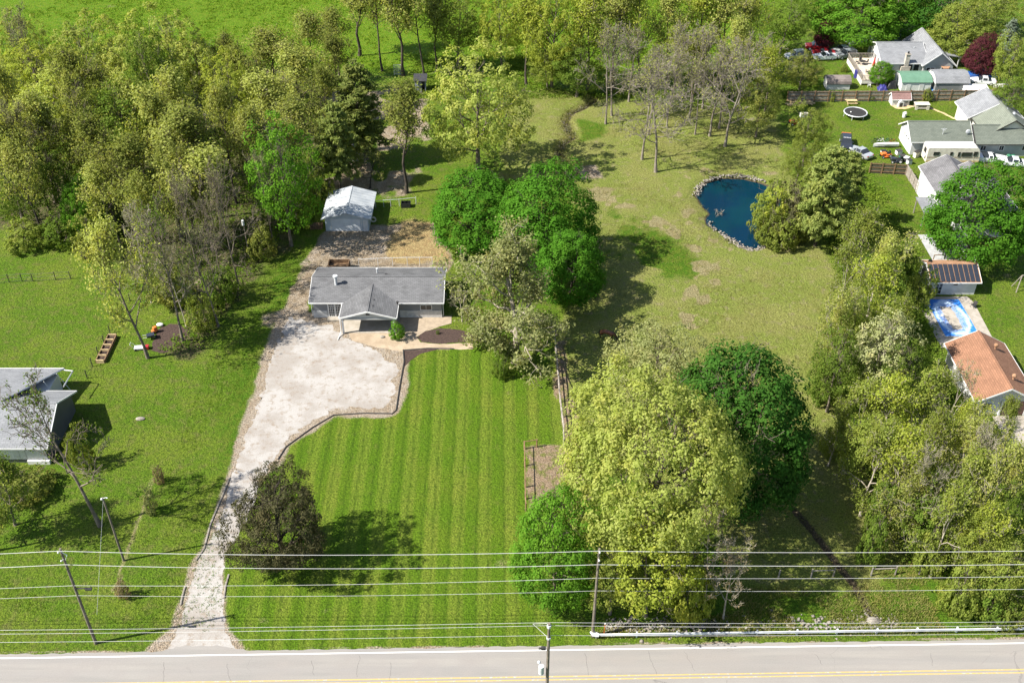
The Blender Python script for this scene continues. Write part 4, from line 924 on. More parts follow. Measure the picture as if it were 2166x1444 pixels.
rail_fence('wire_fence', 'dark wire fence of thin posts running past the planter boxes', P((185,800),(196,775),(245,683),(290,615),(320,560)), 2.6, 1.35, (1.3,.9,.5,.1), M['dark'], .06, .012)
rail_fence('wire_fence', 'dark wire fence crossing the lawn under the woods at far left', P((-30,603),(20,597),(47,595),(70,595),(118,592),(150,590)), 2.4, 1.3, (1.25,.7,.15), M['dark'], .06, .02)
rail_fence('chain_fence', 'thin metal fence behind the ranch house roof', P((760,566),(800,564),(862,562),(915,562)), 2.4, 1.5, (1.45,), M['galv'], .04, .032)
rail_fence('chain_fence', 'low metal fence running right of the garage', P((795,440),(812,438),(827,437),(845,436),(880,432)), 1.8, 1.3, (1.25,), M['galv'], .04, .032)
# long wooden privacy fence
def board_fence(lab, p0, p1, h, bay, boards_per_bay, m, mp, off=.0, name='privacy_fence'):
    t = thing(name, lab, 'fence', (p0[0], p0[1], 0), math.atan2(p1[1]-p0[1], p1[0]-p0[0])); L = math.hypot(p1[0]-p0[0], p1[1]-p0[1]); nb = max(1, round(L/bay)); bw = L/nb/boards_per_bay
    for i in range(nb+1):
        mb = MB(); x = i*L/nb; mb.box(x-.08, x+.08, -.1, .05, -.05, h+.12); mb.build('post', mp, t)
    for i in range(nb):
        mb = MB(); a = i*L/nb
        for z in (.35, h*.55, h-.2): mb.box(a+.09, a+L/nb-.09, -.06, -.003, z, z+.11)
        mb.build('rail', mp, t)
        mb = MB()
        for j in range(boards_per_bay):
            dz = random.uniform(-.05,.05); mb.box(a+j*bw+.012, a+(j+1)*bw-.012, .0, .03, .03, h+dz)
        o = mb.build('board_panel', m, t); stuff(o)
    return t
f0, f1 = G(1664, 216), G(2180, 212)
board_fence('long weathered wooden privacy fence crossing the upper right', (f0.x, f0.y), (f1.x, f1.y), 2.1, 2.55, 16, M['wood_grey'], M['wood_brown'])
f0, f1 = G(1838, 366), G(1915, 370)
board_fence('dark wooden fence at the top of the small yard beside the white house', (f0.x, f0.y), (f1.x, f1.y), 1.9, 2.0, 12, pm('dark_boards', (.10,.085,.07), (.06,.05,.045), 2, .9), M['wood_brown'])
f0, f1 = G(1915, 370), G(1939, 408)
board_fence('short slanting wooden fence leading to the corner of the white house', (f0.x, f0.y), (f1.x, f1.y), 1.9, 2.0, 12, M['wood_grey'], M['wood_grey'])

# ================================================================ vehicles
PROF = {
 'sedan': (4.7, 1.82, [(0,.38,.62,.62,.80),(.15,.22,.72,.72,.93),(1.0,.2,.86,.86,1),(1.35,.2,.92,.93,1),(2.05,.2,.95,1.40,1),(3.0,.2,.97,1.40,1),(3.75,.2,.98,.99,1),(4.5,.25,.95,.95,.95),(4.7,.4,.8,.8,.85)]),
 'coupe': (4.8, 1.9, [(0,.36,.66,.66,.82),(.15,.2,.78,.78,.95),(1.2,.18,.90,.90,1),(1.75,.18,.93,.94,1),(2.45,.18,.95,1.34,1),(3.1,.18,1.0,1.33,1),(4.0,.18,1.02,1.04,1.02),(4.6,.25,1.0,1.0,.97),(4.8,.4,.85,.85,.88)]),
 'suv': (4.7, 1.9, [(0,.4,.78,.78,.82),(.12,.3,.95,.95,.95),(1.05,.28,1.06,1.06,1),(1.3,.28,1.08,1.1,1),(1.85,.28,1.1,1.72,1),(4.0,.28,1.1,1.70,1),(4.55,.3,1.08,1.1,.97),(4.7,.4,1.0,1.0,.9)]),
 'pickup': (5.6, 1.95, [(0,.45,.85,.85,.85),(.12,.35,1.02,1.02,.96),(1.35,.32,1.12,1.12,1),(1.6,.32,1.14,1.16,1),(2.15,.32,1.15,1.78,1),(3.2,.32,1.15,1.77,1),(3.45,.32,1.13,1.14,1),(5.5,.35,1.12,1.12,1),(5.6,.5,1.0,1.0,.95)]),
}
def car(name, lab, kind, paint, loc, rz, cat='car', extra=None, group='cars parked by the neighbours\' houses'):
    L, W, st = PROF[kind]; t = thing(name, lab, cat, loc, rz, group); hw = W/2
    body = MB(); gl = MB(); n_ = len(st); R_ = []
    for x, zl, zb, zt, ws in st:
        w_ = hw*ws; wt = w_ if zt-zb < .06 else w_*.74
        R_.append([(x-L/2,-w_*.9,zl),(x-L/2,-w_,zl+.22),(x-L/2,-w_*.985,zb),(x-L/2,-wt*(1 if zt-zb>.06 else .9),zt+.0),(x-L/2,wt*(1 if zt-zb>.06 else .9),zt),(x-L/2,w_*.985,zb),(x-L/2,w_,zl+.22),(x-L/2,w_*.9,zl)])
    for k in range(n_-1):
        a, b2 = R_[k], R_[k+1]; ca, cb = st[k][3]-st[k][2] > .06, st[k+1][3]-st[k+1][2] > .06
        for j in range(7):
            q = [a[j], b2[j], b2[j+1], a[j+1]]
            if j in (2, 4): (gl if (ca or cb) else body).quad(*q)
            elif j == 3: (gl if ca != cb else body).quad(*q)
            else: body.quad(*q)
        body.quad(a[7], b2[7], b2[0], a[0])
    body.quad(*R_[0]); body.quad(*R_[-1][::-1])
    for k in range(1, n_-1):   # window pillars
        if st[k][3]-st[k][2] > .06:
            for sg in (0, 1):
                p, q = (R_[k][2], R_[k][3]) if sg == 0 else (R_[k][5], R_[k][4]); body.tube([p, q], .055, 4)
    body.build('body', paint, t); gl.build('windows', M['glass'], t)
    wr = .36 if kind in ('suv','pickup') else .33
    for wx in (-L/2+L*.185, L/2-L*.2):
        for sg in (-1, 1):
            mb = MB(); y = sg*(hw-.1); mb.tube([(wx,y-.11,wr),(wx,y+.11,wr)], wr, 14); wl = mb.build('wheel', M['rubber'], t)
            mb = MB(); yy = sg*(hw+.02); mb.tube([(wx,yy-.01,wr),(wx,yy+.012,wr)], wr*.6, 10); mb.build('rim', M['galv'], wl)
    for sg in (-1, 1):
        mb = MB(); mb.cbox((-L/2+.06, sg*hw*.66, st[1][2]-.1), (.14,.34,.14)); mb.build('headlight', M['carwhite'], t)
        mb = MB(); mb.cbox((L/2-.05, sg*hw*.7, st[-2][2]-.12), (.1,.34,.12)); mb.build('tail_light', M['red'], t)
        mb = MB(); mb.cbox((-L/2+st[3][0]+.35, sg*(hw+.08), st[3][2]+.08), (.14,.2,.12)); mb.build('mirror', paint, t)
    if extra: extra(t)
    return t
car('parked_car', 'white low coupe nearest the lawn among the cars by the trees', 'coupe', M['carwhite'], G(1743, 125), .10)
car('parked_car', 'red coupe parked just behind the white coupe', 'coupe', M['red'], G(1739, 118)+Vector((.2,.1,0)), -.12)
car('parked_car', 'dark red suv parked furthest back behind the red coupe', 'suv', M['red'], G(1731, 112)+Vector((0,1.9,0)), -.1)
car('parked_car', 'grey hatchback parked nearest the deck railing', 'suv', M['cargrey'], G(1790, 122), .25)
car('parked_car', 'pale silver sedan parked behind the grey hatchback', 'sedan', M['silver'], G(1783, 113)+Vector((0,.4,0)), .2)
car('parked_car', 'silver suv half hidden behind the small dark yard tree', 'suv', M['silver'], G(1683, 124), .35)
car('parked_car', 'white car parked at the back corner of the grey roofed house', 'sedan', M['carwhite'], G(1828, 101)+Vector((-1.0,2.2,0)), .3)
def bed(t):
    mb = MB(); mb.box(.75,2.7,-.8,.8,1.13,1.16); mb.build('bed_floor', M['dark'], t)
    for k in range(4): mb = MB(); mb.cbox((1.0+k*.45, random.uniform(-.4,.4), 1.3), (.4,.4,.3), k); mb.build('bed_load', [M['white'],M['offwhite'],M['cargrey'],M['carwhite']][k], t)
car('pickup_truck', 'bright blue pickup truck beside the purple leaved tree', 'pickup', M['blue'], G(2070, 168)+Vector((.4,.3,0)), -.15, 'truck', bed)
car('parked_car', 'white car with a grey roof in front of the blue pickup', 'sedan', M['carwhite'], G(2076, 178)+Vector((.3,.2,0)), -.25)
def lightbar(t):
    mb = MB()
    for k in range(5): mb.cbox((-.35, -.5+k*.25, 1.78), (.12,.16,.12))
    mb.build('roof_lamp', M['galv'], t); mb = MB(); mb.box(1.9,2.25,-.8,.8,1.1,1.5); mb.build('load', M['orange'], t)
car('parked_car', 'black suv with roof lamps parked on the lawn by the trampoline', 'suv', M['carblack'], G(1788, 309), 1.35, 'car', lightbar)
car('parked_car', 'silver blue car with its rear towards the clutter, half under the pine', 'sedan', M['silver'], G(1818, 328), -1.0)
car('parked_car', 'white sedan parked in front of the motorhome', 'coupe', M['carwhite'], G(2096, 341), math.pi-.15)
car('parked_car', 'white car at the right edge beside the olive roofed house', 'sedan', M['carwhite'], G(2146, 350), math.pi-.2)
# motorhome
t = thing('motorhome', 'long cream motorhome with a white roof parked before the white garage', 'motorhome', (69.9, 159.9, 0), -.015)
mh = M['offwhite']; mb = MB(); L = 8.9
side = [(0,.5),(0,3.0),(.15,3.12),(8.1,3.12),(8.55,2.85),(8.9,1.6),(8.9,.5)]
mb.add([(p[0],0,p[1]) for p in side]+[(p[0],2.4,p[1]) for p in side], [list(range(7)),list(range(7,14))[::-1]]+[(i,(i+1)%7,7+(i+1)%7,7+i) for i in range(7)]); mb.build('body', mh, t)
mb = MB(); mb.box(.05,8.1,.05,2.35,3.125,3.18); mb.build('roof', M['white'], t)
for x in (1.6, 6.6): mb = MB(); mb.cbox((x,1.2,3.3), (1.1,.8,.28)); mb.build('roof_unit', M['white'], t)
mb = MB(); mb.cbox((4.0,1.2,3.24), (.6,.6,.14)); mb.build('roof_hatch', M['galv'], t)
for x, wd, z, hh in ((1.5,1.0,2.1,.6),(4.0,.45,2.1,.6),(5.3,.4,2.0,.8),(6.6,1.7,2.0,.75),(8.05,.65,2.1,.8)):
    opening(t, '-y', 0, x, z, wd, hh, 'window', M['dark'], 1, 1, fr=.04)
opening(t, '-x', 0, 1.2, 2.2, .9, .8, 'window', M['dark'], 2, 1, fr=.05)
mb = MB(); mb.box(.05,8.85,-.012,-.003,1.25,1.33); mb.box(.05,8.85,-.012,-.003,1.45,1.5); mb.build('stripe', M['wood_brown'], t)
mb = MB(); mb.box(.02,8.9,-.02,-.003,.5,.85); mb.build('skirt', M['wood_new'], t)
mb = MB(); mb.quad((8.6,.2,2.75),(8.92,.2,1.65),(8.92,2.2,1.65),(8.6,2.2,2.75)); mb.build('windscreen', M['glass'], t)
for x in (1.9, 2.7, 7.4):
    for y in (.1, 2.3): mb = MB(); mb.tube([(x,y-.14,.42),(x,y+.14,.42)], .42, 14); wl = mb.build('wheel', M['rubber'], t); mb = MB(); mb.tube([(x,y-.16,.42),(x,y+.16,.42)], .22, 10); mb.build('rim', M['galv'], wl)
mb = MB(); mb.tube([(-.12,1.9,.9),(-.12,1.9,2.9)], .03, 4); mb.tube([(-.12,2.2,.9),(-.12,2.2,2.9)], .03, 4); mb.build('ladder', M['galv'], t); mb = MB(); mb.tube([(-.12,.7,1.4),(-.28,.7,1.4)], .36, 12); mb.build('spare_wheel', M['white'], t)
# trailer behind the far house
t = thing('travel_trailer', 'pale blue camper trailer behind the grey roofed house', 'trailer', (75.2, 212.0, 0), .06)
mb = MB(); mb.box(0,5.6,0,2.4,.5,2.7); mb.build('body', M['side_blue'], t); mb = MB(); mb.box(-.03,5.63,-.03,2.43,2.71,2.8); mb.build('roof', M['dark'], t)
mb = MB(); mb.box(1.4,3.8,.5,1.9,2.81,3.0); mb.build('roof_unit', M['white'], t); opening(t,'-y',0,1.5,1.8,1.3,.7,'window',M['dark'],1,1); opening(t,'-y',0,4.2,1.8,1.1,.7,'window',M['dark'],1,1)
for x in (2.4,3.2): mb = MB(); mb.tube([(x,.0,.35),(x,.2,.35)], .35, 12); mb.build('wheel', M['rubber'], t)
# small boats and trailers along the fence
def boat(lab, loc, rz, L, W, m, cat='boat', name='boat', z0=.35):
    t = thing(name, lab, cat, loc, rz); st = [(0,.02,.0),(.18,.6,.0),(.45,1,.0),(.8,.95,.0),(1,.8,.0)]; V = []; mb = MB(); n_ = 5
    for q, ws, _ in st:
        w_ = W/2*ws; V += [(q*L,-w_,z0+.65),(q*L,-w_*.7,z0+.2),(q*L,0,z0),(q*L,w_*.7,z0+.2),(q*L,w_,z0+.65)]
    F = [(i*5+j,(i+1)*5+j,(i+1)*5+j+1,i*5+j+1) for i in range(4) for j in range(4)]+[(i*5,i*5+4,(i+1)*5+4,(i+1)*5) for i in range(4)]+[(20,21,22,23,24)]
    mb.add(V, F); mb.build('hull', m, t)
    mb = MB(); mb.box(L*.45,L*.9,-W*.3,W*.3,z0+.655,z0+.72); mb.build('cover', M['offwhite'] if m is not M['offwhite'] else M['white'], t)
    mb = MB(); mb.tube([(L*.1,0,z0-.05),(L*.95,0,z0-.05)], .06, 4); mb.tube([(L*.6,-W*.45,.2),(L*.6,W*.45,.2)], .05, 4); mb.build('cradle', M['dark'], t); return t
boat('white boat lying behind the right end of the long fence', G(2098, 192), .1, 3.0, 1.5, M['white'])
boat('long white canoe lying beside the garage clutter', G(1846, 312), .02, 4.4, .8, M['white'], 'canoe', 'canoe', .12)
t = thing('flat_trailer', 'flat white covered trailer just behind the long fence', 'trailer', (85.9, 187.6, 0), -.03)
mb = MB(); mb.box(0,4.6,0,1.9,.6,.8); mb.build('bed', M['galv'], t); mb = MB(); mb.slab([(-.05,-.05,1.15),(4.65,-.05,1.15),(4.5,1.95,1.5),(.1,1.95,1.5)], .3); mb.build('cover', M['white'], t)
for x in (1.9,2.8): mb = MB(); mb.tube([(x,-.1,.32),(x,.1,.32)], .32, 12); mb.build('wheel', M['rubber'], t)
# crumpled tarps
def tarp(loc, lab, m, sx, sy, hh, seed):
    r = np.random.RandomState(seed); k = 13; V = []; F = []
    for j in range(k):
        for i in range(k):
            u, v_ = i/(k-1)-.5, j/(k-1)-.5; e = max(0, 1-max(abs(u), abs(v_))*2); V.append((u*sx+r.uniform(-.05,.05), v_*sy+r.uniform(-.05,.05), hh*min(1, e*2.2)*(.7+.5*r.rand())+.02))
    for j in range(k-1):
        for i in range(k-1): F.append((j*k+i, j*k+i+1, (j+1)*k+i+1, (j+1)*k+i))
    t = link('tarp', np_mesh('tarp', V, F), None, m); t.location = loc; return tag(t, lab, 'tarp')
tarp(G(1990, 188), 'bright blue tarp heaped between the grey shed and the long fence', M['tarp'], 4.2, 2.0, 1.1, 1)
tarp(G(1866, 190), 'dark blue tarp heaped left of the green roofed shed', M['bin_blue'], 1.8, 1.6, .9, 2)
tarp(G(1884, 185), 'black tarp draped beside the striped shed', M['black'], 1.9, 1.8, 1.3, 3)

# ================================================================ garden and yard things
t = thing('trampoline', 'round black trampoline standing on the green back lawn', 'trampoline', G(1808, 246))
mb = MB(); mb.cyl((0,0), 1.95, .78, .8, 32); mb.build('mat', M['rubber'], t)
mb = MB(); k = 32
for i in range(k):
    a, b2 = 6.2832*i/k, 6.2832*(i+1)/k; mb.tube([(2.05*math.cos(a),2.05*math.sin(a),.8),(2.05*math.cos(b2),2.05*math.sin(b2),.8)], .11, 5, None, False)
mb.build('frame', M['galv'], t)
for i in range(6):
    a = 6.2832*i/6; mb = MB(); mb.tube([(2.0*math.cos(a),2.0*math.sin(a),.75),(2.05*math.cos(a),2.05*math.sin(a),0)], .05, 5); mb.build('leg', M['galv'], t)
t = thing('ball', 'small white ball lying on the trampoline', 'ball', G(1800, 237, .9)); mb = MB(); mb.ball((0,0,0), .13, 10, 6); mb.build('ball_body', M['white'], t)
t = thing('playhouse', 'small playhouse with a dusty pink roof in front of the long fence', 'playhouse', G(1888, 224))
walls(t, -.2, 3.0, 0, 2.0, 1.35, .8, 'x', M['side_white']); roof(t, -.2, 3.0, 0, 2.0, 1.35, .8, 'x', M['roof_rose'], .2, M['white'], .08)
mb = MB(); mb.add([(.8,-.6,0),(1.8,-.6,0),(1.8,-.6,.9),(1.3,-.6,1.35),(.8,-.6,.9),(.8,0,0),(1.8,0,0),(1.8,0,.9),(1.3,0,1.35),(.8,0,.9)], [(0,1,2,3,4),(0,4,9,5),(1,6,7,2),(4,3,8,9),(3,2,7,8)]); mb.build('porch', M['white'], t)
mb = MB(); mb.box(1.05,1.55,-.65,-.602,0,.85); mb.build('door', M['dark'], t); opening(t,'-y',0,2.4,.8,.6,.55,'window',M['white'],2,1)
struct(sheet('sand_patch', PX((1882,222),(1895,230),(1915,231),(1935,226),(1925,222)), .02, M['wood_new'], .15, 12))
t = thing('rabbit_hutch', 'low cream hutch with a dark open front on the back lawn', 'hutch', G(1935, 233))
mb = MB(); mb.box(0,2.7,0,1.3,.95,1.05); mb.build('roof', M['offwhite'], t); mb = MB(); mb.box(.1,2.6,.15,1.25,.3,.95); mb.build('box', M['wood_grey'], t); mb = MB(); mb.box(.05,.5,.05,.12,0,.95); mb.box(2.1,2.65,.05,.12,0,.95); mb.box(.5,2.1,.05,.12,.2,.4); mb.build('front_frame', M['offwhite'], t)
for x in (.1,2.5): 
    for y in (.2,1.15): mb = MB(); mb.box(x,x+.1,y,y+.1,0,.3); mb.build('leg', M['offwhite'], t)
t = thing('picnic_table', 'pale wooden table with benches near the trampoline', 'table', G(1800, 220))
mb = MB()
for k in range(4): mb.box(-1.0,1.0,-.4+k*.2,-.22+k*.2,.72,.77)
mb.build('table_top', M['wood_new'], t)
for sy in (-.75,.75): mb = MB(); mb.box(-1.0,1.0,sy-.13,sy+.13,.42,.47); mb.build('seat', M['wood_new'], t)
for sx in (-.75,.75):
    for sg in (-1,1): mb = MB(); mb.tube([(sx,sg*.7,0),(sx,sg*.2,.72)], .05, 4); mb.build('leg', M['wood_new'], t)
    mb = MB(); mb.box(sx-.03,sx+.03,-.75,.75,.36,.42); mb.build('crossbar', M['wood_new'], t)
t = thing('goal_frame', 'rusty metal frame leaning by the fence behind the pale table', 'frame', G(1785, 214))
mb = MB(); mb.tube([(0,0,0),(0,0,1.7),(2.5,0,1.7),(2.5,0,0)], .05, 5); mb.tube([(0,0,1.7),(0,1.0,0)], .04, 5); mb.tube([(2.5,0,1.7),(2.5,1.0,0)], .04, 5); mb.tube([(0,1,.05),(2.5,1,.05)], .04, 5); mb.build('frame_tube', M['wood_grey'], t)
mb = MB()
for k in range(1,8): mb.tube([(k*.31,0,1.7),(k*.31,1,.05)], .012, 3)
mb.build('net', M['wood_grey'], t)
t = thing('bucket', 'small white bucket standing alone on the back lawn', 'bucket', G(1912, 248)); mb = MB(); mb.tube([(0,0,0),(0,0,.85)], .32, 12, .38); mb.build('bucket_body', M['white'], t); mb = MB(); mb.ball((.1,0,.9), .3, 8, 5, (1,.6,.7)); mb.build('lid', M['offwhite'], t)
# log pile: each log its own
t = thing('log_pile', 'pile of split logs against the left end of the long fence', 'log pile', G(1690, 221))
r_ = random.Random(4)
mb = MB(); mb.tube([(-.6,0,0),(.6,0,0)], .14, 7); lg = mb.build('log', M['wood_new'], t); lg.location = (-2,0,.14)
lg2 = lg
for k in range(34):
    c_ = lg.copy(); COL.objects.link(c_); c_.parent = t; lv = 0 if k < 18 else (1 if k < 29 else 2)
    c_.location = (r_.uniform(-2.3+lv*.4,2.6-lv*.5), r_.uniform(-.7,.5), .14+lv*.25); c_.rotation_euler = (r_.uniform(-.2,.2), r_.uniform(-.15,.15), r_.uniform(-.7,.7)); c_.scale = (r_.uniform(.6,1.1),)+(r_.uniform(.8,1.3),)*2
# garden tractors / mowers
def mower(name, lab, loc, rz, m):
    t = thing(name, lab, 'mower', loc, rz); mb = MB(); mb.box(-.95,.0,-.35,.35,.45,.85); mb.build('hood', m, t, bevel=.06); mb = MB(); mb.box(-.1,.9,-.5,.5,.38,.6); mb.build('fender', m, t, bevel=.05)
    mb = MB(); mb.box(.2,.65,-.24,.24,.62,.72); mb.box(.6,.72,-.24,.24,.7,1.1); mb.build('seat', M['black'], t); mb = MB(); mb.tube([(-.1,0,.8),(.1,0,1.05)], .03, 5); mb.tube([(.1,0,1.05),(.13,0,1.09)], .2, 10); mb.build('steering_wheel', M['black'], t); mb = MB(); mb.box(-.5,.4,-.6,.6,.15,.32); mb.build('mower_deck', m, t)
    for x, rr in ((-.7,.22),(.6,.33)):
        for sg in (-1,1): mb = MB(); mb.tube([(x,sg*.5-.1,rr),(x,sg*.5+.1,rr)], rr, 12); wl = mb.build('wheel', M['rubber'], t); mb = MB(); mb.tube([(x,sg*.62-.01,rr),(x,sg*.62+.01,rr)], rr*.6, 10); mb.build('rim', M['white'], wl)
    return t
mower('riding_mower', 'red riding mower half hidden in bushes left of the trampoline', G(1679, 262), .4, M['red']); mower('riding_mower', 'orange riding mower among the clutter by the white garage', G(1873, 332), .2, M['orange']); mower('riding_mower', 'black lawn tractor with white wheels nearest the dark fence', G(1895, 343), -.1, M['carblack'])
t = thing('storage_box', 'white box lying near the red mower in the bushes', 'box', G(1700, 247)); mb = MB(); mb.box(-.7,.7,-.4,.4,0,.6); mb.build('box_body', M['white'], t); mb = MB(); mb.box(-.73,.73,-.43,.43,.605,.68); mb.build('lid', M['offwhite'], t)
def bike(loc, rz, lab, m):
    t = thing('bicycle', lab, 'bicycle', loc, rz, 'bicycles by the white garage')
    for x in (-.5,.5):
        mb = MB(); k = 16
        for i in range(k): a, b2 = 6.2832*i/k, 6.2832*(i+1)/k; mb.tube([(x+.34*math.cos(a),0,.34+.34*math.sin(a)),(x+.34*math.cos(b2),0,.34+.34*math.sin(b2))], .03, 4, None, False)
        wl = mb.build('wheel', M['rubber'], t); mb = MB()
        for i in range(4): a = 3.1416*i/4; mb.tube([(x+.33*math.cos(a),0,.34+.33*math.sin(a)),(x-.33*math.cos(a),0,.34-.33*math.sin(a))], .008, 3)
        mb.build('spokes', M['galv'], wl)
    mb = MB(); mb.tube([(-.5,0,.34),(-.15,0,.8),(.38,0,.85),(.5,0,.34)], .03, 5); mb.tube([(-.5,0,.34),(-.02,0,.32),(-.15,0,.8)], .028, 5); mb.tube([(-.02,0,.32),(.38,0,.85)], .03, 5); mb.build('frame', m, t)
    mb = MB(); mb.cbox((-.17,0,.9), (.26,.14,.07)); mb.build('saddle', M['black'], t); mb = MB(); mb.tube([(.36,-.28,1.0),(.38,0,.92),(.36,.28,1.0)], .02, 4); mb.build('handlebar', M['dark'], t); return t
bike(G(1850, 303), .3, 'dark bicycle furthest left beside the white canoe', M['carblack']); bike(G(1862, 302), -.2, 'white bicycle in the middle of the bicycles by the garage', M['carwhite']); bike(G(1874, 303), .6, 'green bicycle between the white bicycle and the garage', M['green_paint']); bike(G(1886, 304), .1, 'red bicycle leaning closest to the white garage', M['red'])
def crate(loc, lab, m, sx=.8, sy=.6, sz=.5, rz=0, cat='crate', name='crate'):
    t = thing(name, lab, cat, loc, rz); mb = MB(); mb.box(-sx/2,sx/2,-sy/2,sy/2,0,sz); mb.build('crate_body', m, t); mb = MB(); mb.box(-sx/2-.04,sx/2+.04,-sy/2-.04,sy/2+.04,sz+.003,sz+.09); mb.build('lid', M['dark'] if m is not M['dark'] else M['galv'], t); return t
crate(G(1908, 336), 'green crate among the clutter behind the motorhome', M['green_paint'], 1.0, .7, .6, .4); crate(G(1916, 341), 'dark crate next to the rear wheels of the motorhome', M['dark'], .9, .7, .7, .8); crate(G(1900, 326), 'white crate against the white garage wall', M['white'], .9, .8, .7, .2); crate(G(1922, 347), 'grey crate in front of the motorhome ladder', M['galv'], .7,.7,.8,.3); crate(G(1868, 322), 'small white crate beside the orange mower', M['white'], .8,.5,.3,0)
crate(G(1938, 332), 'pale crate leaning under the garage eave behind the motorhome', M['offwhite'], 1.1,.6,1.0,.5)
for i,(q,m_,lab) in enumerate((((2132,336),M['white'],'white pot by the wall of the olive roofed house'),((2141,337),M['green_paint'],'green pot by the wall of the olive roofed house'))):
    t = thing('flower_pot', lab, 'pot', G(*q)); mb = MB(); mb.tube([(0,0,0),(0,0,.5)], .3, 10, .4); mb.build('pot', m_, t); mb = MB(); mb.ball((0,0,.62), .4, 8, 5, (1,1,.6)); mb.build('plant', M['green_paint'], t)
# dirt track on the neighbours' lawn
struct(sheet('footpath', PX((1965,226),(1995,238),(2010,245),(2022,252),(2030,256),(2012,250),(1990,239),(1962,228)), .01, M['wood_new'], .1, 15))
# planter boxes at left
t = thing('planter_box', 'long row of weathered wooden planter boxes beside the wire fence', 'planter', (0,0,0))
pa, pb = G(213, 768), G(239, 713); L = (pb-pa).length; t.location = pa; t.rotation_euler = (0,0,math.atan2(pb.y-pa.y, pb.x-pa.x)); k = 5
for sg in (-.55,.55): mb = MB(); mb.box(0,L,sg-.05,sg+.05,0,.5); mb.build('side_board', M['wood_brown'], t)
for i in range(k+1): mb = MB(); x = i*L/k; mb.box(x-.06,x+.06,-.49,.49,.0,.56); mb.build('divider', M['wood_new'], t)
mb = MB()
for i in range(k): mb.box(i*L/k+.07,(i+1)*L/k-.07,-.48,.48,0,.28)
mb.build('soil', M['mulch'], t)
# toys and tools by the mulch patch
t = thing('wheelbarrow', 'dark wheelbarrow lying near the leaning trunk by the mulch', 'wheelbarrow', G(320, 716), .4); mb = MB(); mb.slab([(-.5,-.35,.7),(.5,-.4,.75),(.5,.4,.75),(-.5,.35,.7)], .25); mb.build('tray', M['carblack'], t); mb = MB(); mb.tube([(.7,0,.2),(-.1,-.3,.45),(-1,-.3,.6)], .03, 4); mb.tube([(.7,0,.2),(-.1,.3,.45),(-1,.3,.6)], .03, 4); mb.build('handle', M['white'], t); mb = MB(); mb.tube([(.7,-.06,.2),(.7,.06,.2)], .2, 10); mb.build('wheel', M['rubber'], t)
t = thing('toy_car', 'orange ride-on toy at the edge of the dark mulch', 'toy', G(328, 703), .7); mb = MB(); mb.box(-.4,.4,-.25,.25,.15,.5); mb.box(-.15,.35,-.22,.22,.505,.9); mb.build('toy_body', M['orange'], t, bevel=.05)
for x in (-.28,.28):
    for y in (-.26,.26): mb = MB(); mb.tube([(x,y-.04,.15),(x,y+.04,.15)], .15, 8); mb.build('wheel', M['black'], t)
t = thing('lawn_mower', 'white and red push machine lying at the foot of the leaning tree', 'mower', G(300, 738), .1); mb = MB(); mb.box(-.9,.5,-.35,.35,.15,.42); mb.build('deck', M['white'], t, bevel=.05); mb = MB(); mb.box(.55,.95,-.3,.3,.1,.5); mb.build('engine', M['red'], t); mb = MB(); mb.tube([(-.8,-.3,.4),(-1.3,-.3,1.0),(-1.3,.3,1.0),(-.8,.3,.4)], .03, 4); mb.build('handle', M['white'], t)
for x in (-.7,.4):
    for y in (-.4,.4): mb = MB(); mb.tube([(x,y-.05,.15),(x,y+.05,.15)], .16, 8); mb.build('wheel', M['black'], t)
t = thing('bag', 'white bag of soil beside the back of the mulch patch', 'bag', G(339, 689)); mb = MB(); mb.ball((0,0,.22), .45, 10, 6, (1.1,.75,.5)); mb.build('bag_body', M['white'], t)
# tyre and clutter around the garage
t = thing('tyre', 'old tyre with a pale rim leaning on the right wall of the garage', 'tyre', G(790, 470), 0); mb = MB(); k = 18
for i in range(k): a, b2 = 6.2832*i/k, 6.2832*(i+1)/k; mb.tube([(.38*math.cos(a),0,.48+.38*math.sin(a)),(.38*math.cos(b2),0,.48+.38*math.sin(b2))], .12, 6, None, False)
mb.build('tyre_ring', M['offwhite'], t)
t = thing('firewood_stack', 'dark firewood stacked left of the garage', 'firewood', G(671, 482)); r_ = random.Random(9)
for k in range(24):
    mb = MB(); z = .12+(k//8)*.25; x = -.9+(k%8)*.24; mb.tube([(x,-.5+r_.uniform(-.1,.1),z),(x,.5+r_.uniform(-.1,.1),z)], .12, 6); mb.build('log', M['wood_brown'], t)
t = thing('fire_pit', 'black open crate by the low fence right of the garage', 'crate', G(859, 437)); mb = MB(); mb.box(-.75,-.68,-.5,.5,0,.8); mb.box(.68,.75,-.5,.5,0,.8); mb.box(-.68,.68,-.5,-.43,0,.8); mb.box(-.68,.68,.43,.5,0,.8); mb.build('crate_side', M['black'], t)
t = thing('raised_bed', 'open wooden box of soil just behind the ranch house roof', 'planter', G(718, 571)); mb = MB()
for q in ((-1.5,1.5,-.9,-.78),(-1.5,1.5,.78,.9),(-1.5,-1.38,-.78,.78),(1.38,1.5,-.78,.78)): mb.box(q[0],q[1],q[2],q[3],0,1.3)
mb.build('side_board', M['wood_brown'], t); mb = MB(); mb.box(-1.37,1.37,-.77,.77,0,.7); mb.build('soil', M['wood_brown'], t)
t = thing('gate_panel', 'pale metal gate panel standing at the edge of the woods', 'gate', G(843, 160)); mb = MB(); mb.tube([(-.85,0,.1),(-.85,0,2.2),(.85,0,2.2),(.85,0,.1)], .06, 5); mb.build('frame', M['white'], t)
for k in range(5): mb = MB(); mb.tube([(-.85,0,.3+k*.4),(.85,0,.3+k*.4)], .05, 5); mb.build('bar', M['white'], t)
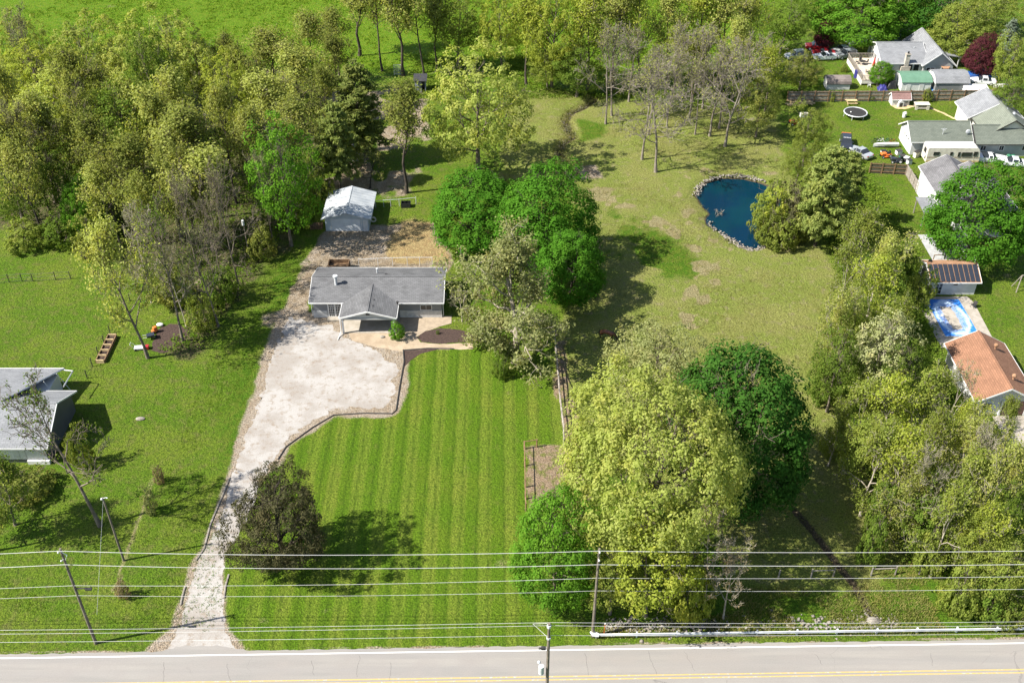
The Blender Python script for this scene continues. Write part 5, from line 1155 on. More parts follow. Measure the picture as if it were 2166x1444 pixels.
t = thing('stepping_stone', 'pale stepping stone on the gravel below the porch', 'stone', G(809, 713)); mb = MB(); mb.ball((0,0,.06), .35, 9, 5, (1,.8,.45)); mb.build('stone_body', M['lime'], t)
for q, lab in (((890,1220),'pale stone half sunk in the left lawn beside the house shadow'),):
    pass
t = thing('stone', 'pale flat stone lying in the left lawn near the house shadow', 'stone', G(297, 886)); mb = MB(); mb.ball((0,0,.05), .5, 9, 5, (1.2,.7,.4)); mb.build('stone_body', M['lime'], t)
t = thing('garden_hose_reel', 'green hose reel at the corner of the left house', 'hose reel', G(146, 952)); mb = MB(); mb.tube([(-.25,0,.5),(.25,0,.5)], .38, 12); mb.build('reel', M['green_paint'], t); mb = MB(); mb.box(-.33,-.26,-.3,.3,0,.5); mb.box(.26,.33,-.3,.3,0,.5); mb.build('stand', M['dark'], t)
t = thing('tripod_swing', 'pale wooden swing frame under the big round maple', 'swing frame', G(2152, 612)); mb = MB(); mb.tube([(-.5,-.8,0),(0,0,2.4)], .07, 5); mb.tube([(-.5,.8,0),(0,0,2.4)], .07, 5); mb.tube([(2.3,-.8,0),(2,0,2.4)], .07, 5); mb.tube([(2.3,.8,0),(2,0,2.4)], .07, 5); mb.tube([(0,0,2.4),(2,0,2.4)], .07, 5); mb.build('swing_beam', M['wood_grey'], t); mb = MB(); mb.box(.7,1.3,-.15,.15,.5,.55); mb.tube([(.75,0,.55),(.75,0,2.4)], .015, 3); mb.tube([(1.25,0,.55),(1.25,0,2.4)], .015, 3); mb.build('swing_seat', M['black'], t)

# ================================================================ the horse, grazing in the shade
def skin(name, verts, edges, radii, m, parent, sub=2):
    me2 = bpy.data.meshes.new(name); me2.from_pydata(verts, edges, []); o = link(name, me2, parent, m)
    o.modifiers.new('skin', 'SKIN'); sv = me2.skin_vertices[0].data
    for i, r2 in enumerate(radii): sv[i].radius = r2 if isinstance(r2, tuple) else (r2, r2)
    sv[0].use_root = True
    sb = o.modifiers.new('smooth', 'SUBSURF'); sb.levels = sub; sb.render_levels = sub
    return o
t = thing('horse', 'dark bay horse grazing in the tree shade of the paddock', 'horse', G(1283, 716), -.35)
hm, n, b = newmat('bay_coat'); v = objco(n); sep = n.nodes.new('ShaderNodeSeparateXYZ'); n.links.new(v, sep.inputs[0])
c = mixc(n, ramp(n, sep.outputs[2], .55, .95), (.018,.012,.01), (.16,.055,.025)); n.links.new(mixc(n, ramp(n, noise(n, v, 3, 3), .4, .7), c, mixc(n, 1.0, c, (.7,.65,.6), 'MULTIPLY')), b.inputs['Base Color']); b.inputs['Roughness'].default_value = .5
V = [(-.15,0,1.12),(-.65,0,1.18),(.35,0,1.08),(.72,0,1.15),(.98,0,1.05),(1.25,0,.72),(1.42,0,.42),(1.50,0,.18),(1.52,0,.06)]; Ed = [(0,1),(0,2),(2,3),(3,4),(4,5),(5,6),(6,7),(7,8)]; Rd = [(.31,.27),(.30,.27),(.31,.26),(.27,.22),(.19,.12),(.15,.09),(.13,.09),(.085,.07),(.06,.055)]
def leg(root, pts, rads):
    i0 = len(V)
    for p in pts: V.append(p)
    for r2 in rads: Rd.append(r2)
    Ed.append((root, i0))
    for i in range(len(pts)-1): Ed.append((i0+i, i0+i+1))
for sg, dx in ((-1,0),(1,.12)):
    leg(3, [(.62+dx,sg*.17,.85),(.64+dx,sg*.16,.48),(.62+dx,sg*.16,.12),(.66+dx,sg*.16,.03)], [.13,.065,.045,.06]); leg(1, [(-.72-dx,sg*.17,.92),(-.62-dx,sg*.17,.72),(-.84-dx,sg*.16,.46),(-.80-dx,sg*.16,.12),(-.76-dx,sg*.16,.03)], [.2,.13,.07,.045,.06])
skin('body', V, Ed, Rd, hm, t)
skin('tail', [(-.93,0,1.25),(-1.05,0,1.05),(-1.08,0,.75),(-1.05,0,.5)], [(0,1),(1,2),(2,3)], [.05,.07,.08,.04], M['black'], t, 1)
skin('mane', [(.72,0,1.42),(1.0,0,1.24),(1.27,0,.88),(1.4,.0,.66)], [(0,1),(1,2),(2,3)], [.03,.045,.045,.03], M['black'], t, 1)
for sg in (-1,1): mb = MB(); mb.tube([(1.36,sg*.07,.55),(1.31,sg*.1,.70)], .035, 5, .01); mb.build('ear', hm, t)

# ================================================================ trees
def unit(a): return a/(np.linalg.norm(a, axis=-1, keepdims=True)+1e-9)
def grow_skeleton(rng, H, Rr, clear, nprim, lev, r0, zb, gnarl=.04, lift=.12, kids=(5,4,3), top=.82, wild=.2, el=(.25,1.2), fork=False):
    """trunk and limbs that fill an egg-shaped envelope; returns segments (p0,p1,r0,r1,level) and twig points"""
    segs = []; tips = []
    n_ = 8; T = [np.zeros(3)]; d = np.array([0,0,1.0])
    for i in range(n_):
        d = unit(d+rng.normal(0, gnarl, 3)*np.array([1,1,.2])); T.append(T[-1]+d*H*top/n_)
    T = np.array(T); rad = lambda t: r0*(1-.82*t)**.9
    for i in range(n_): segs.append((T[i], T[i+1], rad(i/n_)*(1.45 if i == 0 else 1), rad((i+1)/n_), 0))
    zc = (H+zb)/2; hz = (H-zb)/2
    lump = rng.uniform(-.16, .12, 12); 
    def reach(p, d):
        q = (p-np.array([0,0,zc]))/np.array([Rr,Rr,hz]); e = d/np.array([Rr,Rr,hz]); A = e@e; B = q@e; C = q@q-1
        D = B*B-A*C
        return (-B+math.sqrt(D))/A if D > 0 else hz*.3
    def grow(p, d, L, r, lv):
        ns = 4 if lv == 1 else (3 if lv == 2 else 2); pts = [p]; 
        for i in range(ns):
            d = unit(d+np.array([0,0,lift])+rng.normal(0, wild, 3)); q = pts[-1]+d*L/ns
            segs.append((pts[-1], q, r*(1-.8*i/ns), r*(1-.8*(i+1)/ns), lv)); pts.append(q)
        if lv >= lev-1:
            tips.append(pts[-1])
            if lv == lev: tips.append(pts[-2])
        if lv < lev:
            k = kids[lv-1]
            for j in range(k):
                u = .3+.7*(j+rng.rand()*.8)/k; f = u*ns; i = min(int(f), ns-1); s = pts[i]+(pts[i+1]-pts[i])*(f-i)
                dd = unit(pts[i+1]-pts[i]); pr = unit(np.cross(dd, rng.normal(0,1,3))); a = rng.uniform(.45,1.05)
                grow(s, unit(dd*math.cos(a)+pr*math.sin(a)), L*rng.uniform(.36,.58), max(r*(1-.75*u)*.62, .012), lv+1)
    for i in range(nprim):
        u = (i+.3+rng.rand()*.5)/nprim; t = clear+(1-clear)*u; f = t*n_; k = min(int(f), n_-1); p = T[k]+(T[k+1]-T[k])*(f-k)
        az = i*2.4+rng.normal(0,.3); e = el[0]+(el[1]-el[0])*u+rng.normal(0,.12)
        d = np.array([math.cos(az)*math.cos(e), math.sin(az)*math.cos(e), math.sin(e)])
        grow(p, d, reach(p, d)*(.88+lump[i%12])*rng.uniform(.85,1.0), max(rad(t)*.62, .03), 1)
    grow(T[-1], np.array([0,0,1.0]), (H-T[-1][2])*.9, rad(1)*1.0, 1)
    return segs, np.array(tips)
def wood_mesh(name, segs, rmin=.0):
    V = []; F = []; o = 0
    for lvs, k in (((0,), 7), ((1,), 5), ((2,3,4,5), 3)):
        ss = [s for s in segs if s[4] in lvs]
        if not ss: continue
        A = np.array([s[0] for s in ss]); B = np.array([s[1] for s in ss]); ra = np.maximum([s[2] for s in ss], rmin); rb = np.maximum([s[3] for s in ss], rmin*.7)
        d = unit(B-A); ref = np.where(np.abs(d[:,2:3]) < .9, np.array([[0,0,1.0]]), np.array([[1.0,0,0]])); a = unit(np.cross(d, ref)); b2 = np.cross(d, a)
        B = B+d*ra[:,None]*.2
        ang = 2*math.pi*np.arange(k)/k; off = a[:,None,:]*np.cos(ang)[None,:,None]+b2[:,None,:]*np.sin(ang)[None,:,None]
        v = np.concatenate([A[:,None,:]+off*ra[:,None,None], B[:,None,:]+off*rb[:,None,None]], 1).reshape(-1,3)
        i = np.arange(len(ss))[:,None]*2*k+o; j = np.arange(k)[None]; jj = (j+1)%k
        F.append(np.stack([i+j, i+jj, i+k+jj, i+k+j], -1).reshape(-1,4)); V.append(v); o += len(v)
    return np_mesh(name, np.concatenate(V), np.concatenate(F), True)
def leaf_mesh(name, rng, tips, per, rc, size, centre, shell=False, up=.35, out=.5, rnd=.55, flat=.8, asp=.62, hang=0):
    """leaf sized rhombi gathered in clumps round the twig points"""
    n_ = len(tips); k = per; C = np.repeat(tips, k, 0); g = unit(rng.normal(0,1,(n_*k,3)))
    rr = (rng.uniform(.55,1.0,(n_*k,1)) if shell else rng.uniform(0,1,(n_*k,1))**.5)*rc*np.repeat(rng.uniform(.7,1.25,(n_,1)), k, 0)
    off = g*rr*np.array([1,1,flat]); off[:,2] -= hang*rng.rand(n_*k); P = C+off
    N = unit(g*out+unit(P-centre)*.45+np.array([0,0,up])+rng.normal(0,rnd,(n_*k,3)))
    t = unit(np.cross(N, rng.normal(0,1,(n_*k,3)))); b2 = np.cross(N, t); s = size*rng.uniform(.6,1.35,(n_*k,1))
    V = np.stack([P-t*s, P+b2*s*asp+N*s*.12, P+t*s, P-b2*s*asp+N*s*.12], 1).reshape(-1,3)
    F = np.arange(n_*k*4).reshape(-1,4)
    return np_mesh(name, V, F)
def crown_env(name, rng, H, Rr, zb, n_, rc, per, size, wide=.42, lump=.13, inner=.25, low=-.8, up=.3, out=.75, rnd=.42, asp=.62, sq=.8):
    """puffs of leaves set over a lumpy dome, each puff a loose ball of leaf-sized faces"""
    i = np.arange(n_)+.5; ph = np.arccos(1-2*i/n_); th_ = math.pi*(1+5**.5)*i; D = np.stack([np.cos(th_)*np.sin(ph), np.sin(th_)*np.sin(ph), np.cos(ph)], 1)
    D = unit(D+rng.normal(0,.09,D.shape)); D = D[D[:,2] > low]
    K = unit(rng.normal(0,1,(9,3))); am = rng.uniform(-1,1,9); mul = 1+lump*sum(am[k]*np.cos(3.2*np.arccos(np.clip(D@K[k],-1,1))) for k in range(9))/1.8
    mul *= rng.uniform(.84,1.03,len(D)); ins = rng.rand(len(D)) < inner; mul = np.where(ins, mul*rng.uniform(.55,.85,len(D)), mul)
    zc = zb+(H-zb)*wide; hz = np.where(D[:,2] > 0, H-zc, zc-zb); C = D*mul[:,None]*np.stack([np.full(len(D),Rr), np.full(len(D),Rr), hz], 1)*(1-rc*.5/Rr)+np.array([0,0,zc])
    m_ = len(C); rr = np.repeat(rc*rng.uniform(.65,1.35,m_), per)[:,None]; g = unit(rng.normal(0,1,(m_*per,3))+np.repeat(D,per,0)*.7+np.array([0,0,.35])); P_ = np.repeat(C,per,0)+g*rr*rng.uniform(.5,1.05,(m_*per,1))*np.array([1,1,sq])
    N = unit(g*out+np.repeat(D,per,0)*.35+np.array([0,0,up])+rng.normal(0,rnd,P_.shape)); t = unit(np.cross(N, rng.normal(0,1,P_.shape))); b2 = np.cross(N, t); s = size*rng.uniform(.6,1.35,(len(P_),1))
    V = np.stack([P_-t*s, P_+b2*s*asp+N*s*.12, P_+t*s, P_-b2*s*asp+N*s*.12], 1).reshape(-1,3)
    return np_mesh(name, V, np.arange(len(P_)*4).reshape(-1,4))
def puff(key, seed, H, Rr, leaf, bark, clear=.2, nprim=11, r0=.24, zb=1.5, sk={}, **ck):
    rng = np.random.RandomState(seed); s_ = dict(kids=(5,3,2)); s_.update(sk)
    segs, tips = grow_skeleton(rng, H*.93, Rr*.9, clear, nprim, 3, r0, zb, **s_)
    w_ = wood_mesh('trunk', segs, .02); w_.materials.append(M[bark]); l_ = crown_env('crown', rng, H, Rr, zb, **ck); l_.materials.append(LM[leaf])
    PROTO[key] = (w_, l_, H, Rr, leaf, bark)
LM = {
 'maple': leafmat('leaf_maple', (.045,.13,.010), (.085,.21,.022), .4),
 'mapledark': leafmat('leaf_dark', (.032,.10,.014), (.065,.155,.025), .35),
 'lime': leafmat('leaf_lime', (.07,.175,.013), (.135,.265,.03), .45),
 'chart': leafmat('leaf_chartreuse', (.235,.29,.045), (.41,.45,.13), .5),
 'chartdull': leafmat('leaf_chartreuse_dull', (.21,.265,.028), (.35,.39,.075), .5),
 'olive': leafmat('leaf_olive', (.23,.26,.05), (.37,.40,.12), .5),
 'olivedk': leafmat('leaf_olive_dark', (.15,.18,.035), (.26,.285,.075), .48),
 'green': leafmat('leaf_green', (.085,.145,.018), (.16,.225,.04), .45),
 'yellowgreen': leafmat('leaf_yellowgreen', (.155,.205,.03), (.26,.305,.07), .5),
 'cream': leafmat('leaf_blossom', (.22,.25,.08), (.42,.43,.22), .3, 1.3),
 'yew': leafmat('leaf_yew', (.042,.045,.02), (.10,.095,.045), .2, 1.4),
 'pine': leafmat('leaf_pine', (.15,.20,.045), (.27,.31,.095), .45),
 'spruce': leafmat('leaf_spruce', (.11,.145,.10), (.19,.23,.165), .25),
 'purple': leafmat('leaf_purple', (.045,.014,.018), (.10,.03,.035), .3),
 'rust': leafmat('leaf_rust', (.19,.145,.08), (.31,.25,.13), .35),
 'grey': leafmat('leaf_greygreen', (.18,.205,.075), (.30,.315,.13), .45),
}
M['bark_twig'] = pm('grey_twig_bark', (.235,.205,.165), (.15,.125,.10), 1.3, .95, bmp=.4, fine=10, finev=.3)
PROTO = {}
def proto(key, seed, H, Rr, leaf, bark, clear=.3, nprim=10, lev=3, r0=.22, zb=None, per=10, rc=.8, size=.3, shell=False, rmin=0, thin=1.0, sk={}, lf={}):
    rng = np.random.RandomState(seed); zb = H*clear*.8 if zb is None else zb
    segs, tips = grow_skeleton(rng, H, Rr, clear, nprim, lev, r0, zb, **sk)
    if thin < 1: tips_l = tips[rng.rand(len(tips)) < thin]
    else: tips_l = tips
    ext = max(np.percentile(np.hypot(tips[:,0], tips[:,1]), 97)+rc*.6, .5); top = tips[:,2].max()+rc*.5
    w_ = wood_mesh('trunk', segs, rmin); w_.materials.append(M[bark])
    l_ = leaf_mesh('crown', rng, tips_l, per, rc, size, np.array([0,0,(H+zb)/2]), shell, **lf); l_.materials.append(LM[leaf])
    PROTO[key] = (w_, l_, top, ext, leaf, bark)
def conifer(key, seed, H, Rr, leaf, n_wh=14, droop=.25, per=16, size=.28, zb=.12, pine=False):
    rng = np.random.RandomState(seed); segs = [(np.array([0,0,H*i/8]), np.array([0,0,H*(i+1)/8]), .22*(1-i/8)+.02, .22*(1-(i+1)/8)+.015, 0) for i in range(8)]; tips = []
    for wv in range(n_wh):
        q = (wv+.5)/n_wh; z = H*(zb+(1-zb)*q*.97); L0 = Rr*((1-q)**(.55 if pine else .85)*.95+.06)
        for j in range(6 if not pine else 5):
            L = L0*rng.uniform(.7,1.1); a = wv*1.7+j*6.283/(6 if not pine else 5)+rng.normal(0,.2); d = np.array([math.cos(a), math.sin(a), 0]); p = np.array([0,0,z+rng.normal(0,.15)]); sl = (.35*q+.05 if pine else -.1+.5*q*q)
            m_ = max(2, int(L/.42)); prev = p
            for i in range(1, m_+1):
                u = i/m_; c_ = p+d*L*u+np.array([0,0,L*(sl*u-droop*u*u)]); segs.append((prev, c_, .05*(1-u)+.02, .05*(1-u)+.012, 2)); prev = c_
                if u > .25:
                    for _ in range(3 if pine else 2): tips.append(c_+np.cross(d,[0,0,1])*rng.normal(0,.32*L*u*.5+.1)+np.array([0,0,rng.normal(.05,.1)]))
    tips = np.array(tips); w_ = wood_mesh('trunk', segs, .02); w_.materials.append(M['bark'])
    l_ = leaf_mesh('crown', rng, tips, per, .42, size, np.array([0,0,H*.45]), False, .5, .35, .5, .6, .28); l_.materials.append(LM[leaf])
    PROTO[key] = (w_, l_, H+.2, Rr*1.02, leaf, 'bark')

bud = dict(per=4, rc=1.5, size=.17, rmin=.03)
proto('bud_a', 11, 16, 4.2, 'olive', 'bark', .34, 11, 4, .22, sk=dict(lift=.2, el=(.5,1.3), kids=(5,4,2)), **bud)
proto('bud_b', 12, 17, 4.6, 'olive', 'bark', .42, 10, 4, .24, sk=dict(lift=.22, el=(.55,1.3), kids=(5,4,2), gnarl=.07), **bud)
proto('bud_c', 13, 15, 5.0, 'olive', 'bark', .28, 11, 4, .22, sk=dict(lift=.16, el=(.4,1.25), kids=(5,4,2), gnarl=.09), **bud)
proto('bud_d', 14, 17, 4.0, 'olive', 'bark', .5, 9, 4, .2, sk=dict(lift=.22, el=(.5,1.3), kids=(5,4,2), gnarl=.06), **bud)
puff('full_a', 21, 14, 5.0, 'green', 'bark', .2, 12, .24, 2.2, n_=200, rc=.9, per=50, size=.15, lump=.2, inner=.4)
puff('full_b', 22, 13, 5.2, 'green', 'bark', .2, 12, .24, 1.8, n_=200, rc=.95, per=50, size=.15, lump=.22, inner=.4, wide=.5)
puff('dense_a', 31, 13, 5.8, 'maple', 'bark', .15, 12, .28, 1.0, n_=520, rc=.92, per=62, size=.14, lump=.1, inner=.15, wide=.3, low=-.65, out=1.2, rnd=.28)
puff('dense_b', 32, 13, 6.0, 'maple', 'bark', .15, 12, .28, 1.2, n_=520, rc=.95, per=62, size=.14, lump=.14, inner=.15, wide=.28, low=-.65, out=1.2, rnd=.28)
puff('chart_a', 41, 14, 6.0, 'chart', 'bark', .2, 14, .28, 1.8, n_=260, rc=.8, per=50, size=.15, lump=.2, inner=.35, wide=.45, out=1.0, rnd=.35)
puff('chart_hero', 42, 18, 8.6, 'chart', 'bark', .28, 18, .42, 5.2, n_=800, rc=.92, per=58, size=.135, lump=.12, inner=.22, wide=.38, sq=1.15, out=1.1, rnd=.3)
puff('yew', 61, 8.0, 4.7, 'yew', 'bark_dark', .05, 16, .3, .2, n_=480, rc=.6, per=64, size=.125, lump=.2, inner=.3, wide=.4, low=-.9, asp=.32, rnd=.65)
puff('bush_a', 71, 5, 3.2, 'green', 'bark', .04, 9, .1, -.2, n_=95, rc=.62, per=44, size=.17, lump=.2, inner=.2, wide=.35)
puff('bush_b', 72, 5, 3.4, 'green', 'bark', .04, 9, .1, -.2, n_=90, rc=.66, per=44, size=.16, lump=.28, inner=.3, wide=.35)
proto('bare_a', 51, 14, 5.4, 'grey', 'bark_twig', .24, 11, 4, .17, per=2, rc=.5, size=.09, rmin=.025, thin=.3, sk=dict(lift=.1, el=(.2,1.2), kids=(5,4,4), gnarl=.05, wild=.24))
proto('bare_b', 52, 15, 5.0, 'grey', 'bark_twig', .3, 10, 4, .17, per=2, rc=.5, size=.09, rmin=.025, thin=.3, sk=dict(lift=.14, el=(.3,1.25), kids=(5,4,4), gnarl=.06, wild=.22))
proto('bare_c', 53, 13, 5.2, 'grey', 'bark', .3, 9, 4, .2, per=2, rc=.4, size=.11, rmin=.024, thin=.4, sk=dict(lift=.13, el=(.3,1.2), kids=(5,4,3), gnarl=.06, wild=.26))
proto('bough_a', 55, 14, 5.4, 'yellowgreen', 'bark_pale', .18, 11, 4, .24, per=5, rc=1.2, size=.16, rmin=.03, sk=dict(lift=.1, el=(.2,1.2), kids=(5,4,2), gnarl=.1, wild=.28))
proto('bough_b', 56, 13, 5.6, 'yellowgreen', 'bark_pale', .2, 10, 4, .22, per=5, rc=1.25, size=.16, rmin=.03, sk=dict(lift=.08, el=(.15,1.2), kids=(5,4,2), gnarl=.12, wild=.3))
proto('old_grey', 57, 14, 7.0, 'grey', 'bark_pale', .08, 16, 4, .45, zb=.5, per=14, rc=.95, size=.16, rmin=.03, thin=.85, sk=dict(lift=.1, el=(.1,1.3), kids=(5,4,2), gnarl=.1, wild=.3))
conifer('pine_a', 81, 15, 4.4, 'pine', 15, .12, 14, .3, .16, True)
conifer('pine_b', 82, 13, 4.6, 'pine', 13, .1, 14, .3, .2, True)
conifer('spruce_a', 83, 12, 3.2, 'spruce', 18, .3, 14, .22, .06)
TN = {'bud':'budding_tree','full':'leafy_tree','dense':'maple_tree','chart':'spring_tree','bare':'bare_tree','bough':'spreading_tree','old':'old_tree','yew':'yew_tree','bush':'shrub','pine':'pine_tree','spruce':'spruce_tree'}
_first = {}
def woods_label(a, lead):
    x, y, by = a[0], a[1], a[2]
    if by < 262 and x > 430: w_ = 'behind the garage pines, by the field' if x > 560 else 'at the middle of the field edge'
    elif by < 262: w_ = 'at the field edge, top left'
    elif x < 130: w_ = 'beside the left picture edge'
    elif by > 470: w_ = 'just above the leaning tree' if x < 340 else 'nearest the driveway side'
    elif x > 540: w_ = 'just left of the pale pine'
    elif x > 330: w_ = 'in the thick middle'
    else: w_ = 'in the darker left half'
    return lead+' in the left woods, '+w_
def right_label(a, lead):
    x, y = a[0], a[1]
    w_ = 'level with the pool house' if y < 560 else ('beside the pool' if y < 700 else ('beside the brown roof' if y < 860 else ('near the bottom right corner' if x > 1990 else 'at its inner edge by the ditch')))
    return lead+' in the right boundary, '+w_
def tree(key, tx, ty, by, wpx, label, leaf=None, bark=None, group=None, cat=None, name=None, rz=None, lean=0, base=None):
    """tree whose top shows at (tx,ty); its foot stands on the ground on the same plumb line at picture row by"""
    w_, l_, Hn, Rn, lf, bk = PROTO[key]
    g = G(*base) if base else G(base_x(tx, ty, by), by); H = ZH(ty, g.y)
    dep = g.y*math.cos(PITCH)+(CAMH-H*.55)*math.sin(PITCH); Rw = wpx/2*dep/FPX
    kind = key.split('_')[0]; nm = name or TN[kind]
    if cat is None: cat = 'shrub' if nm in ('shrub','round_shrub') else 'tree'
    t = thing(nm, label, cat, (g.x, g.y, -.05), random.uniform(0, 6.28) if rz is None else rz, group)
    t.scale = (Rw/Rn, Rw/Rn, H/Hn)
    if lean: t.rotation_euler = (0, lean, 0)
    for pn, me_, col in (('trunk', w_, bark and M[bark]), ('crown', l_, leaf and LM[leaf])):
        o = bpy.data.objects.new(pn, me_); COL.objects.link(o); o.parent = t
        if col: o.material_slots[0].link = 'OBJECT'; o.material_slots[0].material = col
    return t
GW = 'trees of the dense woods on the left'
W1 = 'olive budding tree standing deep in the left woods'; W2 = 'yellow green budding tree along the back edge of the left woods'; W3 = 'darker green tree inside the left woods'
for k, a in enumerate([(60,92,262,150),(165,38,235,170),(255,72,250,150),(330,28,235,190),(405,78,240,130),(22,30,220,130),(120,120,300,140),(470,120,300,120)]):
    tree('chart_a', *a, woods_label(a, 'yellowish tree'), leaf='chartdull' if k in (0,7) else 'chart', group=GW, rz=k*1.3)
for k, a in enumerate([(500,84,250,120),(560,58,220,130),(640,8,200,150),(700,2,165,110),(618,88,270,150),(560,142,340,140),(660,128,345,120),(40,175,430,150),(300,165,430,160),(382,200,465,160),(452,165,430,150),(330,262,505,180),(252,270,520,160),(405,300,530,160),(95,215,430,140),(180,230,470,140),(520,215,440,130),(600,205,400,130),(300,350,560,140),(205,330,520,130),(20,280,500,120),(140,95,330,130),(250,140,380,140),(350,120,380,130),(700,60,240,100),(-30,220,470,140),(-40,120,400,140),(460,60,220,100)]):
    tree('bud_'+'abcd'[k%4], *a, woods_label(a, 'olive budding tree'), leaf='olive' if k%3 else 'olivedk', bark='bark' if k%2 else 'bark_dark', group=GW, rz=k*1.9)
for k, a in enumerate([(150,160,410,130),(228,178,405,150),(90,310,470,110),(370,300,520,110),(20,370,480,90),(300,60,300,120)]):
    tree('full_'+'ab'[k%2], *a, woods_label(a, 'darker leafy tree'), leaf='green' if k%3 else 'olivedk', group=GW, rz=k*2.1)
tree('full_a', 575, 245, 520, 150, 'fresh green tree at the wood edge just left of the garage', leaf='lime', bark='bark')
tree('dense_a', 155, 372, 495, 92, 'small bright green tree under the left woods', leaf='lime')
tree('bud_c', 232, 455, 757, 205, 'leaning tree with a full pale green crown by the mulch patch', leaf='olive', bark='bark', name='leaning_tree')
tree('bare_c', 312, 410, 722, 150, 'bare tree with an ivy covered trunk right of the mulch patch', bark='bark', leaf='green')
tree('bare_a', 372, 345, 640, 150, 'tall bare tree at the wood edge left of the driveway', bark='bark')
tree('bare_b', 430, 400, 590, 100, 'slender bare tree in the thicket beside the driveway', bark='bark')
tree('bare_a', 452, 330, 612, 150, 'bare tree in the thicket closest to the drive', bark='bark'); tree('bare_c', 412, 455, 690, 130, 'bare tree leaning over the rough strip beside the parking gravel', bark='bark'); tree('bare_b', 545, 300, 530, 120, 'bare tree at the wood edge facing the garage front', bark='bark')
tree('bare_a', 265, 420, 640, 140, 'bare grey tree behind the leaning tree', bark='bark_pale')
tree('bare_c', 350, 500, 690, 90, 'small bare tree nearest the dark mulch', bark='bark_pale')
tree('bare_c', 25, 5, 250, 120, 'bare branching tree at the top left corner', bark='bark')
tree('bare_b', 30, 200, 455, 130, 'dark bare tree with a thick leaning trunk at far left', bark='bark_dark')
GU = 'green shrubs along the edge of the left woods'
for k, a in enumerate([(455,560,640,80),(420,620,690,70),(545,470,545,60),(110,455,515,90),(40,470,520,90),(180,455,540,80),(620,400,480,80),(660,330,430,80),(350,560,640,90)]):
    tree('bush_'+'ab'[k%2], *a, 'green shrub in the thicket along the edge of the left woods', leaf=['green','yellowgreen','olivedk'][k%3], group=GU)
# middle of the back
tree('pine_a', 745, 128, 345, 150, 'pale green pine standing behind the garage', leaf='pine', rz=.5)
tree('pine_b', 700, 215, 400, 110, 'dark pine at the wood edge behind the garage', leaf='pine')
tree('bud_b', 843, 165, 408, 140, 'sparse tree with a straight dark trunk right of the garage', leaf='olivedk', bark='bark_dark')
tree('bare_c', 775, 310, 398, 90, 'small twiggy tree directly behind the garage', leaf='olive', bark='bark_dark')
tree('chart_a', 1006, 112, 368, 235, 'broad yellow green tree behind the two lobed maple', leaf='chart', rz=2.2)
for k, a in enumerate([(745,-60,118,130),(790,-85,150,120),(838,-70,160,130),(884,-85,165,120),(915,-40,150,80)]):
    tree('bud_'+'bd'[k%2], *a, 'tall thin tree with a dark trunk in the grove at the top centre', leaf='olive', bark='bark_dark', group='grove of dark trunks at the top centre')
tree('full_b', 962, -18, 145, 110, 'mid green tree at the top edge right of the dark trunks', leaf='yellowgreen')
tree('chart_a', 1060, -30, 150, 110, 'pale yellow green tree at the top edge above the creek', leaf='chartdull')
tree('bud_d', 1115, -35, 178, 130, 'tall yellow green tree with one straight trunk above the creek', leaf='chartdull', bark='bark_dark')
tree('chart_a', 1172, -40, 186, 140, 'tall yellow green tree right of the straight trunk above the creek', leaf='chartdull')
tree('full_a', 1225, 85, 205, 120, 'low green tree at the head of the creek', leaf='green')
tree('full_b', 1160, 100, 188, 90, 'low round green tree left of the creek head', leaf='yellowgreen')
GBk = 'bare trees of the grove above the pond'
for k, (bx, by, ty, wd) in enumerate([(1281,262,50,150),(1294,245,35,140),(1358,337,115,170),(1387,364,115,200),(1371,285,85,150),(1457,250,55,150),(1486,230,45,150),(1501,288,90,170),(1521,272,75,160),(1533,310,100,190),(1420,225,35,150),(1560,235,60,140),(1330,215,45,140),(1600,220,60,130),(1470,285,110,120),(1410,270,90,120)]):
    tx = VPX+(bx-VPX)*(ty-VPY)/(by-VPY)
    tree('bare_'+'ab'[k%2], tx, ty, by, wd, 'bare grey tree in the grove between creek and pond' if k != 3 else 'bare tree nearest the pond with a long branching shadow', leaf='olive', group=GBk if k != 3 else None, bark='bark_twig')
for k, a in enumerate([(1255,-55,190,130),(1310,-45,190,130),(1370,-50,185,120),(1430,-45,180,120),(1485,-40,178,120),(1545,-45,180,130),(1610,-35,165,110),(1575,20,215,100),(1640,90,240,90),(1480,60,215,110),(1420,50,200,100)]):
    tree('bud_'+'abcd'[k%4], *a, 'olive budding tree in the belt along the top edge above the bare grove', leaf='olive' if k%2 else 'chartdull', bark='bark', group='budding belt along the top edge')
tree('full_b', 1668, -5, 120, 110, 'green tree left of the small purple tree at the top', leaf='green'); tree('full_a', 1620, 150, 290, 90, 'low green tree at the right end of the bare grove', leaf='olivedk')
tree('dense_a', 1830, -45, 92, 190, 'large bright maple at the top behind the grey roofed house', leaf='lime'); tree('dense_b', 1925, -50, 78, 150, 'second bright maple at the top, right of the largest', leaf='maple')
tree('full_a', 2000, -60, 90, 120, 'dark green tree at the top right behind the house wing', leaf='mapledark'); tree('full_b', 1750, -40, 80, 120, 'green tree at the top above the small purple tree', leaf='green')
tree('dense_b', 2048, 0, 118, 140, 'bright green tree with a thick pale trunk right of the grey roofed house', leaf='yellowgreen', bark='bark_pale')
tree('dense_a', 1752, 40, 104, 44, 'small purple leaved tree beside the parked red cars', leaf='purple'); tree('dense_b', 2093, 70, 160, 78, 'round purple leaved tree beside the blue pickup', leaf='purple', bark='bark_dark')
tree('spruce_a', 2147, 38, 135, 75, 'pale blue green spruce in the top right corner'); tree('full_a', 2110, -50, 70, 130, 'green tree behind the spruce at the top right', leaf='yellowgreen'); tree('full_b', 2160, 75, 205, 90, 'yellow green tree at the right edge above the long fence', leaf='yellowgreen'); tree('full_a', 2150, 165, 262, 80, 'green tree at the right edge behind the olive roofs', leaf='green')
